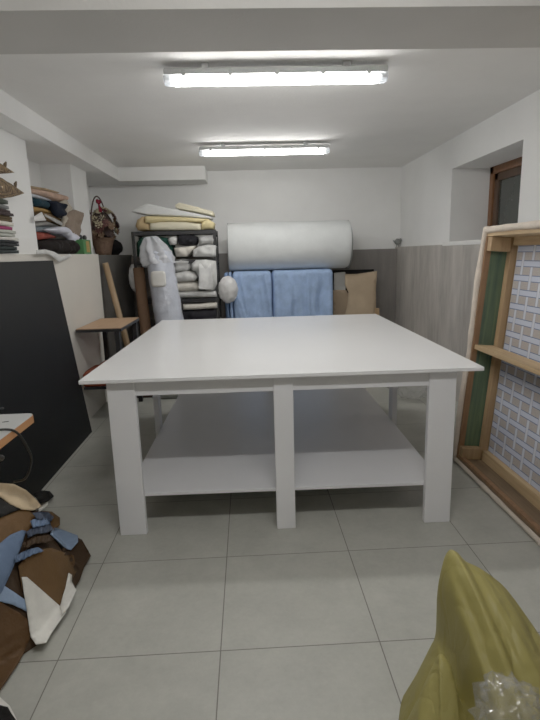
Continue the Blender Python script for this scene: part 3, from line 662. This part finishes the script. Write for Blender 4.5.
# tall rolls in front of the rack
q0, q1 = pY(5.78, 160, 263), pY(5.72, 168.6, 316); ax = (q0-q1).normalized(); bot = q1-ax*((q1.z-.0)/ax.z)+Vector((0, 0, 0)); bot.z = .04; top = q0+ax*.09
Q = thing('wrapped_roll', 'tall foam roll wrapped in crinkled clear plastic leaning on the rack', 'foam roll')
b = nb(); e1 = ax.orthogonal().normalized(); e2 = ax.cross(e1); rows = []
tip = pY(5.80, 152, 239)
for i in range(71):
    if i <= 56: p = bot.lerp(top, i/56); rr = .172-.026*(i/56)
    else: t = (i-56)/14; p = top.lerp(tip, t*.6); rr = .146*(1-t)**.8+.01
    rows.append([b.verts.new(p+(e1*math.cos(2*PI*k/40)+e2*math.sin(2*PI*k/40))*(rr*(1+.13*(abs(nz((math.cos(2*PI*k/40)*1.6, math.sin(2*PI*k/40)*1.6, i*.17), 1.4, 4))-.25)))) for k in range(40)])
for A, B in zip(rows, rows[1:]):
    for k in range(40): b.faces.new((A[k], A[(k+1) % 40], B[(k+1) % 40], B[k]))
b.faces.new(rows[0][::-1]); b.faces.new(rows[-1])
for v in b.verts: v.co.z = max(v.co.z, .002)
obj('wrapped_core', b, mat('wrap_blue_grey', (198, 203, 216), .25, .1, 12., bump=1., bscale=16., coat=.6), Q, True)
b = nb(); rows = []
g0, g1 = pY(5.79, 159, 265), pY(5.80, 150.5, 237)
for i in range(23):
    t = i/22; p = g0.lerp(g1, t); rr = .168*(1-t)**.75*.8+.036+.03*math.sin(PI*t)+.03*max(0, t-.8)*5*.5
    row = []
    for k in range(44):
        a = 2*PI*k/44; w_ = 1+.22*math.sin(7*a+3*t+2*nz((math.cos(a), math.sin(a), t*2), 1.4, 3))*(.4+t)+.16*(abs(nz((math.cos(a)*2, math.sin(a)*2, t*5), 1.3, 6))-.2)
        row.append(b.verts.new(p+(e1*math.cos(a)+e2*math.sin(a))*rr*w_))
    rows.append(row)
for A, B in zip(rows, rows[1:]):
    for k in range(44): b.faces.new((A[k], A[(k+1) % 44], B[(k+1) % 44], B[k]))
b.faces.new(rows[-1]); obj('gathered_plastic', b, film_mat('crinkled_film', (222, 224, 230), .66, .14), Q, True)
p = pY(5.585, 158.5, 279); o = patch('paper_label', [[(p.x-.08+.16*k/3, p.y-.012*math.sin(PI*k/3), p.z+.085-.17*i/3) for k in range(4)] for i in range(4)], mat('label_paper', (222, 220, 214), .8, .06), Q, .002, 1)
pb = Vector((-1.175, 5.86, 0)); pt = Vector((-1.245, 5.95, 1.33))
b = nb(); d = (pt-pb); tube(b, [pb+Vector((0, 0, .004)), pb.lerp(pt, .5), pt], .062, 20); o = obj('cardboard_tube', b, mat('brown_cardboard', (118, 88, 66), .85, .1, 6.), None, True); tag(o, 'brown cardboard tube standing left of the plastic wrapped roll', 'tube')
p = pY(5.98, 133, 281); o = obj('plastic_bag', blob(.055, .07, .14, 8, .3, 2.6, 4, True, False), WHITEBAG, None, True, (p.x-.0, 6.06, p.z-.14)); tag(o, 'white plastic bag hanging at the left side of the rack', 'plastic bag')
p = pY(5.95, 228, 291); o = obj('plastic_bag', blob(.105, .09, .145, 9, .2, 2.6, 4, True, False), WHITEBAG, None, True, (p.x, 6.0, p.z-.15)); tag(o, 'white plastic bag of stuffing hanging right of the rack by blue fabric', 'plastic bag')

# ------------------------------------------------------------------ rear: blue slabs, foam roll, kraft paper
def blue_slab(x0, x1, y, d, h, m, label, seed, rz=0):
    w = x1-x0; bm = soft_slab(w, d, h, .045, seed, .004, 3., (56, 6, 30))
    for v in bm.verts:
        if v.co.y < -d*.25:
            f = max(0, 1-v.co.z/h); s = v.co.x
            q_ = s*10+.9*v.co.z+.8*nz((s*3, v.co.z*2, 3), 1.2, seed); v.co.y += .10*(abs(nz((q_, v.co.z*.5, 0), 1., seed))-.2)*(.25+1.3*f) + .03*math.sin(s*22+seed+3.2*v.co.z+3*nz((s*2, v.co.z*2, 0), 1.5, seed))*(.15+f) + .012*nz((s*8, v.co.z*9, 0), 1.2, seed)
    o = obj('blue_cushion', bm, m, None, True, ((x0+x1)/2, y+d/2, 0), (0, 0, R(rz))); return tag(o, label, 'covered cushion', 'blue covered slabs under the foam roll')
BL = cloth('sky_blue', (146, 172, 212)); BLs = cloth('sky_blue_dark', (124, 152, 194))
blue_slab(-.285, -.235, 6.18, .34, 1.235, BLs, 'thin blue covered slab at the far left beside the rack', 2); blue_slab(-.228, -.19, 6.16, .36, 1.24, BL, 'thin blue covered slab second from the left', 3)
blue_slab(-.183, .29, 6.13, .40, 1.245, BL, 'blue cloth covered slab standing left of centre under the foam roll', 4); blue_slab(.30, 1.035, 6.13, .40, 1.245, BL, 'widest blue cloth covered slab standing right of centre under the foam roll', 6)
FR = thing('foam_roll', 'thick white foam roll lying across the tops of the blue slabs', 'foam roll')
b = nb(); rows = []; cx0, cx1, cy, cz, rr = -.22, 1.265, 6.40, 1.535, .29; NS = 30
for i in range(NS+1):
    s = i/NS; x = cx0+(cx1-cx0)*s; e = min(1, min(s, 1-s)/.02); r_ = rr*(1-.06*(1-e)**2)
    rows.append([b.verts.new((x+.012*math.sin(2*PI*k/48+1)*(s > .97), cy+(r_+.006*nz((x, math.cos(2*PI*k/48), math.sin(2*PI*k/48)), 2., 2))*math.cos(2*PI*k/48), cz+(r_+.008*nz((x, math.cos(2*PI*k/48), math.sin(2*PI*k/48)), 2., 7))*math.sin(2*PI*k/48))) for k in range(48)])
for A, B in zip(rows, rows[1:]):
    for k in range(48): b.faces.new((A[k], A[(k+1) % 48], B[(k+1) % 48], B[k]))
obj('rolled_sheet', b, foam('roll_white', (214, 217, 216)), FR, True)
for x, s in ((cx0-.002, -1), (cx1+.002, 1)):           # spiral ends
    b = nb(); n_ = 150; v0 = []
    for k in range(n_+1):
        th = 2*PI*k/24; r1 = .03+(rr*.93-.03)*k/n_; v0.append((b.verts.new((x-s*.006, cy+r1*math.cos(th), cz+r1*math.sin(th))), b.verts.new((x+s*.004, cy+(r1+.022)*math.cos(th), cz+(r1+.022)*math.sin(th))), b.verts.new((x-s*.006, cy+(r1+.043)*math.cos(th) if r1+.043 < rr else cy+rr*math.cos(th), cz+(min(r1+.043, rr))*math.sin(th)))))
    for A, B in zip(v0, v0[1:]): b.faces.new((A[0], A[1], B[1], B[0])); b.faces.new((A[1], A[2], B[2], B[1]))
    obj('spiral_end', b, foam('roll_edge', (188, 192, 190)), FR, True)
bx_ = box(nb(), 1.04, 1.63, 6.55, 6.58, 0, 1.215); o = obj('dark_board', bx_, DARK, None, False); tag(o, 'thin dark board standing behind the brown paper right of the blue slabs', 'board')
KR = mat('kraft_paper', (176, 154, 126), .85, .08, 5., bump=.2, bscale=20.); KR2 = mat('kraft_paper_darker', (158, 136, 110), .85, .08, 5., bump=.2, bscale=20.)  # narrow strip gets a slightly darker brown
def upright(poly, y, m, label, name, cat, wave=.012, seed=0, thick=.004):
    def place(u, v):
        p = pY(y, u, v); p.y += wave*nz((p.x*1.4, 0, p.z*1.2), 4., seed); return p
    return tag(outline_sheet(name, poly, place, m, thick, 3.), label, cat)
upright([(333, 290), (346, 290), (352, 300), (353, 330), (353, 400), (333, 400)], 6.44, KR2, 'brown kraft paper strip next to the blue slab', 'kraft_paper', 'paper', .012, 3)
upright([(334, 273), (345, 272), (347, 280), (345, 291), (347, 400), (334, 400)], 6.47, mat('grey_paper', (188, 186, 180), .85, .06), 'grey-white paper top edge above the kraft strip', 'grey_paper', 'paper', .008, 5)
upright([(345, 274), (357, 274), (377, 271), (376, 290), (376, 305), (378, 400), (347, 400), (344, 320), (347.5, 305), (348.5, 292), (345, 285)], 6.36, KR, 'wide brown kraft paper sheet with wavy left edge in front of the dark board', 'kraft_paper', 'paper', .02, 7)
o = bx('wood_offcut', PINE, None, 1.595, 1.645, 6.3, 6.34, 0, .735, .004); tag(o, 'narrow wood offcut standing at the right end of the kraft paper', 'wood')
# ornament on the tile ledge in the rear right corner
OR = thing('ornament', 'small grey bird ornament on the tile ledge in the rear right corner', 'ornament', (2.0, 6.79, 1.4885)); OM = mat('grey_ornament', (128, 130, 126), .45, .3, 18.)
obj('body', blob(.045, .035, .042, 3, .12, 2., 3), OM, OR, True, (0, 0, .028)); obj('head', blob(.022, .02, .022, 5, .08, 2., 2), OM, OR, True, (.035, -.005, .07)); obj('tail', tube(nb(), [(-.03, 0, .06), (-.06, 0, .085)], [.016, .006]), OM, OR, True)
for s in (-1, 1): obj('foot', tube(nb(), [(.012*s, 0, 0), (.01*s, 0, .04)], .006), OM, OR, True)

# ------------------------------------------------------------------ corner behind the desk
o = obj('wooden_pole', tube(nb(), [(-1.20, 5.32, .02), (-1.455, 5.36, 1.40)], .03, 14), wood_mat('pole_wood', srgb(140, 112, 80), srgb(166, 138, 104), 2), None, True); tag(o, 'pale wooden pole leaning in the corner behind the narrow desk', 'pole')
o = obj('storage_box', box(nb(), -1.30, -1.0, 5.0 if False else 5.18, 5.5, .001, .17, .006), mat('dark_box', (64, 44, 38), .7, .15), None); tag(o, 'low dark brown box on the floor behind the work table left legs', 'box')
o = obj('folded_cloth', folded(.26, .22, .06, 2, 71), W3, None, True, (-.84, 5.2, .001)); tag(o, 'folded grey-white cloth on the floor by the dark box', 'cloth')
p = pZ(0, 420, 398); o = obj('plastic_film', blob(.20, .30, .13, 21, .4, 2.6, 4, True), FILM, None, True, (1.62, 4.95, .002)); tag(o, 'crumpled clear plastic film on the floor behind the right table leg', 'plastic film')

# ------------------------------------------------------------------ fabrics on the left ledge
GA = 'folded fabrics at the near end of the left ledge'
def ledge(u0, u1, v0, v1, m, label, kind='folded', layers=2, seed=0, xf=-1.47, d=.2, name='folded_fabric', cat='fabric', group=GA, um=None, amp=.008, y0=None, y1=None, z0=None, z1=None):
    um = um if um is not None else (max(u0, 2)+u1)/2
    ya = y0 if y0 is not None else pX(xf, u0, v1).y; yb = y1 if y1 is not None else pX(xf, u1, v1).y
    za = z0 if z0 is not None else pX(xf, um, v1).z; zb = z1 if z1 is not None else pX(xf, um, v0).z; za = max(za, ZL+.0015)
    if xf < -1.6: ya = max(ya, 4.285); yb = min(yb, 5.25)
    w = yb-ya; h = zb-za
    bm = folded(w, d, h, layers, seed, amp) if kind == 'folded' else soft_slab(w, d, h, min(.05, h*.45), seed, amp, 7.)
    o = obj(name, bm, m, None, True, (xf-d/2, (ya+yb)/2, za), (0, 0, R(90))); return tag(o, label, cat, group)
A_ = [((0, 20, 246, 253.6), 'slate green', (42, 48, 48), 'dark grey-green fabric lowest in the near ledge stack', 2), ((0, 21, 240, 246), 'dark grey', (38, 40, 42), 'dark grey folded fabric second from the bottom of the near ledge stack', 2), ((0, 19.5, 236.5, 240), 'white lined', (204, 200, 192), 'thin white fabric above the dark grey one in the near ledge stack', 1), ((0, 17, 230, 236.5), 'pale sage', (176, 178, 168), 'pale sage fabric under the magenta one in the near ledge stack', 2),
      ((0, 16, 225.7, 230), 'magenta', (150, 58, 98), 'magenta folded fabric in the near ledge stack', 1), ((0, 15, 221.5, 225.7), 'cream', (206, 200, 186), 'cream fabric on top of the magenta one', 1), ((0, 15, 215.5, 221.5), 'olive brown', (82, 68, 48), 'olive brown fabric in the upper half of the near ledge stack', 2), ((0, 14.5, 209, 215.5), 'plum grey', (58, 48, 48), 'plum grey rolled edge fabric in the near ledge stack', 2), ((0, 11, 204.5, 209), 'stone grey', (108, 110, 108), 'stone grey thin fabric near the top of the near ledge stack', 1), ((0, 9, 200, 204.5), 'moss grey', (64, 70, 62), 'moss grey fabric topmost in the near ledge stack', 1)]
zprev = None
for i, (uv, nm, c, lab, ly) in enumerate(A_): ledge(*uv, cloth(nm, c), lab, 'folded', ly, 80+i, -1.475, .195, um=8, y0=3.0, amp=.006)
def wicker(c, L, r, label, seed):
    k = 'woven_wicker'
    if k not in _mats:
        q = NT(k); co = q.n('ShaderNodeTexCoord'); wv = q.n('ShaderNodeTexWave', i_Scale=26., i_Distortion=8., i_Detail=2.); q.l(co.outputs['Object'], wv.inputs['Vector']); n = q.n('ShaderNodeTexNoise', i_Scale=40., i_Detail=3.); q.l(co.outputs['Object'], n.inputs['Vector'])
        q.l(q.mix(q.math('MULTIPLY', wv.outputs['Fac'], n.outputs['Fac']), srgb(78, 58, 38), srgb(176, 146, 102)), q.b.inputs['Base Color']); q.b.inputs['Roughness'].default_value = .8
        bp = q.n('ShaderNodeBump', i_Strength=.8, i_Distance=.01); q.l(wv.outputs['Fac'], bp.inputs['Height']); q.l(bp.outputs[0], q.b.inputs['Normal']); _mats[k] = q.m
    t = thing('wicker_horn', label, 'wicker basket', c, 0, 'wicker pieces on the near ledge stack')
    pts = [(0, -L+L*s, .0+.012*s*s) for s in [i/14 for i in range(15)]]; rs = [r*max(.03, (1-(i/14)**2.3))*(.96+.03*math.sin(i*2.6)) for i in range(15)]
    b = tube(nb(), pts, rs, 18)
    for v in b.verts: v.co.x *= .6; v.co.z = max(v.co.z, -r*.82)
    obj('woven_body', b, _mats[k], t, True); obj('stem', tube(nb(), [(0, -.13, r*.35), (.0, -.125, r*.5+.012), (.006, -.118, r*.5+.03)], [.007, .012, .005]), mat('dry_stem', (92, 74, 50), .8), t, True)
    return t
zt = pX(-1.5, 8, 199.5).z
pw = pX(-1.56, 26, 192); wicker((-1.575, pw.y, zt+.078), .8, .092, 'brown woven wicker horn with pointed tip lying on the near ledge stack', 1)
pw2 = pX(-1.6, 11, 177); wicker((-1.575, pw2.y, zt+.20), .7, .062, 'smaller brown woven wicker horn lying on top of the other horn', 2)

GB = 'fabrics and bags in the ledge niche'
def N_(u0, u1, v0, v1, nm, c, lab, layers=2, seed=0, xf=-1.5, d=.4, kind='folded', um=None, amp=.012, name='folded_fabric', cat='fabric', m=None): return ledge(u0, u1, v0, v1, m or cloth(nm, c), lab, kind, layers, seed, xf, d, name, cat, GB, um, amp)
XB = -1.692
def NP(poly, nm, c, lab, bulge=.04, depth=.24, seed=0, rr=2.6, amp=.008, name='folded_fabric', cat='fabric', x=XB, m=None): return pillow(name, poly, 'X', x, m or cloth(nm, c), lab, cat, GB, bulge, depth, 1.8, seed, amp, 9., rr)
NP([(38, 241), (46, 240), (58, 238.6), (66, 238.4), (72, 243), (75, 249), (73.5, 254.6), (64, 255.6), (50, 255.2), (39, 254.6)], 'black brown', (27, 23, 22), 'bulky black-brown fabric lowest in the ledge niche', .10, .22, 101, 6, .02)
NP([(36.5, 231.8), (46, 232.6), (52, 235), (57, 238), (37.5, 239.6)], 'brick red', (140, 66, 56), 'brick red folded fabric in the ledge niche', .03, .24, 102)
NP([(36, 226.8), (48, 226.4), (60, 228.5), (63, 233), (60, 236.5), (52, 234.6), (46, 232.2), (36.3, 231.4)], 'steel grey', (112, 120, 126), 'steel grey thin fabric above the brick red one', .03, .24, 103)
NP([(35, 221.5), (47, 221.4), (58, 225.6), (61, 228), (48, 226), (35.6, 226.4)], 'ash grey', (138, 136, 132), 'ash grey fabric in the middle of the niche stack', .03, .24, 104)
NP([(40, 212.2), (50, 213.8), (58, 218), (63.5, 223.6), (61, 226.4), (56, 224.4), (47, 221), (42, 216)], 'tobacco', (112, 88, 62), 'tobacco brown layered fabric in the niche stack', .035, .24, 105, amp=.016)
NP([(33, 206.6), (42, 208.2), (54, 211.5), (57, 216.5), (50, 213.4), (40, 211.8), (33.5, 211.6)], 'mustard', (160, 124, 72), 'mustard folded fabric under the teal one', .03, .24, 106)
NP([(31.5, 197), (40, 199.6), (52, 201.2), (60, 203.6), (62, 208), (56, 211), (45, 208.6), (32.8, 205.8)], 'deep teal', (22, 44, 54), 'deep teal thick fabric near the top of the niche stack', .05, .24, 107, 3.4)
NP([(31, 193.4), (38, 195.2), (49.5, 199), (52, 200.8), (40, 199.2), (31.3, 196.6)], 'powder grey', (180, 184, 190), 'powder grey thin fabric on the teal one', .025, .24, 108)
NP([(29.5, 188), (40, 189.6), (58, 193.6), (67.5, 196.4), (66, 200.6), (60, 203), (52, 200.4), (40, 195.2), (30.5, 192.8)], 'dusty pink', (182, 150, 130), 'dusty pink flat fabric topmost but one in the niche', .03, .24, 109)
NP([(29, 185.6), (45, 188), (60, 192.4), (58, 193.4), (40, 189.4), (29.4, 187.6)], 'sand', (160, 138, 108), 'sand coloured thin fabric topmost in the niche', .02, .24, 110)
def hang(name, px, m, label, cat, x, wave=.015, seed=0, thick=.006, step=3., group=GB, tilt=0.):
    def place(u, v):
        p = pX(x, u, v); p.x += wave*nz((0, p.y, p.z), 9., seed)+tilt*(v-px[0][1])/40; return p
    o = outline_sheet(name, px, place, m, thick, step); return tag(o, label, cat, group)
hang('paper_wedge', [(33.5, 217), (42, 212), (46, 220.5), (34.5, 221.4)], mat('white_paper', (222, 220, 216), .8, .05), 'white paper wedge sticking out of the niche stack', 'paper', -1.645, .004, 2)
NP([(49, 200.5), (56, 200.8), (63, 204.5), (64, 212), (62, 218), (57, 215.6), (54, 211), (52, 206)], 'navy', (17, 22, 34), 'navy cloth bundle hanging from the teal fabric', .05, .03, 120, 4, .02, 'cloth_bundle', x=-1.63)
NP([(61, 202), (66, 199.5), (71, 206), (70, 210), (67, 215), (65, 225), (62.5, 229), (64, 215), (61, 209)], 'putty', (176, 166, 150), 'putty coloured cloth strip hanging beside the brown bag', .02, .02, 121, 2.5, .02, 'cloth_strip', x=-1.63)
NP([(69.5, 208.5), (76, 210), (84, 213), (82.5, 221), (79.5, 230), (76.5, 238.5), (70, 234), (65.5, 226), (67.5, 215)], 'taupe', (132, 116, 102), 'taupe cloth bag hanging in front of the second pier', .03, .03, 122, 5, .016, 'brown_bag', 'bag', x=-1.63)
NP([(46, 229.4), (56, 226.6), (64, 226.6), (71, 230.4), (77.5, 236.6), (75, 239.5), (72.4, 243), (68, 237.4), (62, 234), (52, 232.4)], 'wb', (0, 0, 0), 'crumpled white plastic bag spilling out of the niche', .04, .03, 123, 2.5, .02, 'white_bag', 'plastic bag', x=-1.63, m=mat('white_poly', (214, 216, 230), .35, .06))
hang('strap', [(45, 214), (60, 221), (66.5, 226), (66, 227.6), (58, 223.5), (45, 216)], mat('grey_band', (168, 166, 160), .5, .1), 'pale grey flat strap slanting across the niche stack', 'strap', -1.635, .004, 8)
hang('white_cloth', [(37, 250), (46, 249.5), (55, 252), (62, 257), (70, 254), (73, 256), (66, 260), (59, 262), (55, 258), (49, 254), (37, 254)], W1, 'white cloth edge hanging over the ledge below the black-brown fabric', 'fabric', -1.462, .012, 9)
# green carton with an orange panel
y0, y1 = pX(-1.655, 74, 250).y, pX(-1.56, 91.3, 250).y; zc = pX(-1.58, 82, 239.5).z
G = thing('green_carton', 'green box with orange picture at the right end of the niche', 'box', (-1.61, (y0+y1)/2, ZL+.001))
gh = zc-ZL-.001; hw = (y1-y0)/2
bx('carton', mat('green_card', (66, 124, 70), .5, .12, 9.), G, -.045, .05, -hw, hw, 0, gh, .004); bx('orange_panel', mat('orange_print', (176, 138, 74), .5, .2, 22.), G, .0502, .052, -hw*.3, hw*.55, .02, gh*.9, .001)
for yy in (-.5, .6): obj('black_knob', blob(.02, .035, .028, 3, .1, 2., 2), BLACKM, G, True, (.01, yy*hw, gh-.005))

# ------------------------------------------------------------------ basket of dried flowers at the end of the ledge
FB = thing('flower_basket', 'basket of dark dried flowers with hoop handle and red bow on the ledge', 'flower basket', (-1.69, 6.2, ZL-.006))
WK = mat('dark_wicker', (112, 86, 68), .8, .3, 30., bump=.8, bscale=60.)
b = lathe(nb(), [(.085, 0), (.095, .04), (.105, .10), (.13, .17), (.138, .20), (.12, .20), (.11, .15)], 28)
for v in b.verts:
    a = math.atan2(v.co.y, v.co.x); v.co.x *= 1+.03*math.sin(14*a+40*v.co.z); v.co.y *= 1+.03*math.sin(14*a+40*v.co.z)
obj('woven_basket', b, WK, FB, True)
hp = [(.0+.03*math.cos(a), -.05+.25*math.cos(a), .20+.46*math.sin(a)) for a in [PI*k/28 for k in range(29)]]
obj('hoop_handle', tube(nb(), hp, .008, 8), mat('handle_cane', (74, 48, 44), .6, .2, 20.), FB, True)
BOW = cloth('crimson', (118, 28, 44)); hb = Vector((.04, -.235, .56))
bow = obj('bow', blob(.014, .016, .014, 2, .1, 2., 2, False, False), BOW, FB, True, hb+Vector((.024, 0, -.01))); hz = hb-bow.location
for s in (-1, 1):
    obj('bow_loop', blob(.02, .036, .024, 5+s, .2, 2., 3, False, False), BOW, bow, True, hz+Vector((.02, .04*s, .0)), (R(25*s), 0, 0)); obj('bow_tail', tube(nb(), spline([hz+Vector((.02, 0, 0)), hz+Vector((.03, .03*s, -.06)), hz+Vector((.03, .03*s, -.09))], 4), [.009]*9), BOW, bow, True)
rnd = random.Random(5); pal = [(78, 44, 40), (104, 70, 58), (62, 46, 40), (196, 184, 150), (120, 96, 74), (96, 60, 58), (52, 38, 36), (206, 196, 168), (96, 70, 56)]
def blossom(r):
    b = nb()
    for ring, (np_, rr, tilt) in enumerate(((7, r, 20), (5, r*.65, 50))):
        for k in range(np_):
            a = 2*PI*k/np_+ring*.4; d = Vector((math.cos(a), math.sin(a), 0)); s_ = Vector((-d.y, d.x, 0)); up = Vector((0, 0, 1)); t = R(tilt)
            tip = d*rr*math.cos(t)+up*rr*math.sin(t); mid = d*rr*.55*math.cos(t)+up*(rr*.55*math.sin(t)-.1*r)
            vs = [b.verts.new(p) for p in (Vector((0, 0, 0)), mid+s_*rr*.33, tip, mid-s_*rr*.33)]; b.faces.new(vs)
    r0 = bmesh.ops.create_icosphere(b, subdivisions=1, radius=r*.22); return b
protos = []
for i, c in enumerate(pal):
    bb = blossom(1.); me = bpy.data.meshes.new('dried_flower'); bb.to_mesh(me); bb.free(); me.materials.append(mat('petal_%d' % i, c, .8, .25, 9.)); protos.append(me)
for i in range(96):
    a = rnd.uniform(0, 2*PI); ph = math.acos(rnd.uniform(-.45, 1)); d = Vector((math.sin(ph)*math.cos(a), math.sin(ph)*math.sin(a), math.cos(ph)))
    k = rnd.choice((3, 7, 3, 4)) if (d.z > .35 and rnd.random() < .6) else rnd.choice((0, 1, 2, 5, 6, 8, 4, 3))
    o = bpy.data.objects.new('dried_flower', protos[k]); C.objects.link(o); o.parent = FB; rr = rnd.uniform(.038, .056); o.location = Vector((0, 0, .30))+Vector((d.x*.19, d.y*.21, d.z*.235)); o.scale = (rr,)*3; o.rotation_euler = d.to_track_quat('Z', 'Y').to_euler()
obj('moss_core', blob(.14, .16, .17, 4, .1, 3.), mat('dry_moss', (52, 40, 34), .9, .3, 20.), FB, True, (0, 0, .17))
p = pX(-1.62, 121, 249); o = obj('dark_bag', blob(.10, .17, .10, 31, .14, 2., 3), cloth('soot', (20, 18, 20)), None, True, (-1.64, 6.50, ZL-.006)); tag(o, 'rounded dark bag on the ledge right of the flower basket', 'bag')
o = obj('plastic_film', blob(.07, .10, .13, 33, .3, 2.4, 3, True, False), FILM, None, True, (-1.74, 6.63, ZL+.05)); tag(o, 'clear plastic film standing behind the dark bag by the rack', 'plastic film')

# ------------------------------------------------------------------ world and picture
wd = bpy.data.worlds.new('world'); bpy.context.scene.world = wd; wd.use_nodes = True
wd.node_tree.nodes['Background'].inputs[0].default_value = (.5, .55, .6, 1); wd.node_tree.nodes['Background'].inputs[1].default_value = .05
vs_ = bpy.context.scene.view_settings; vs_.view_transform = 'Standard'; vs_.look = 'None'; vs_.exposure = .96; vs_.gamma = 1.28
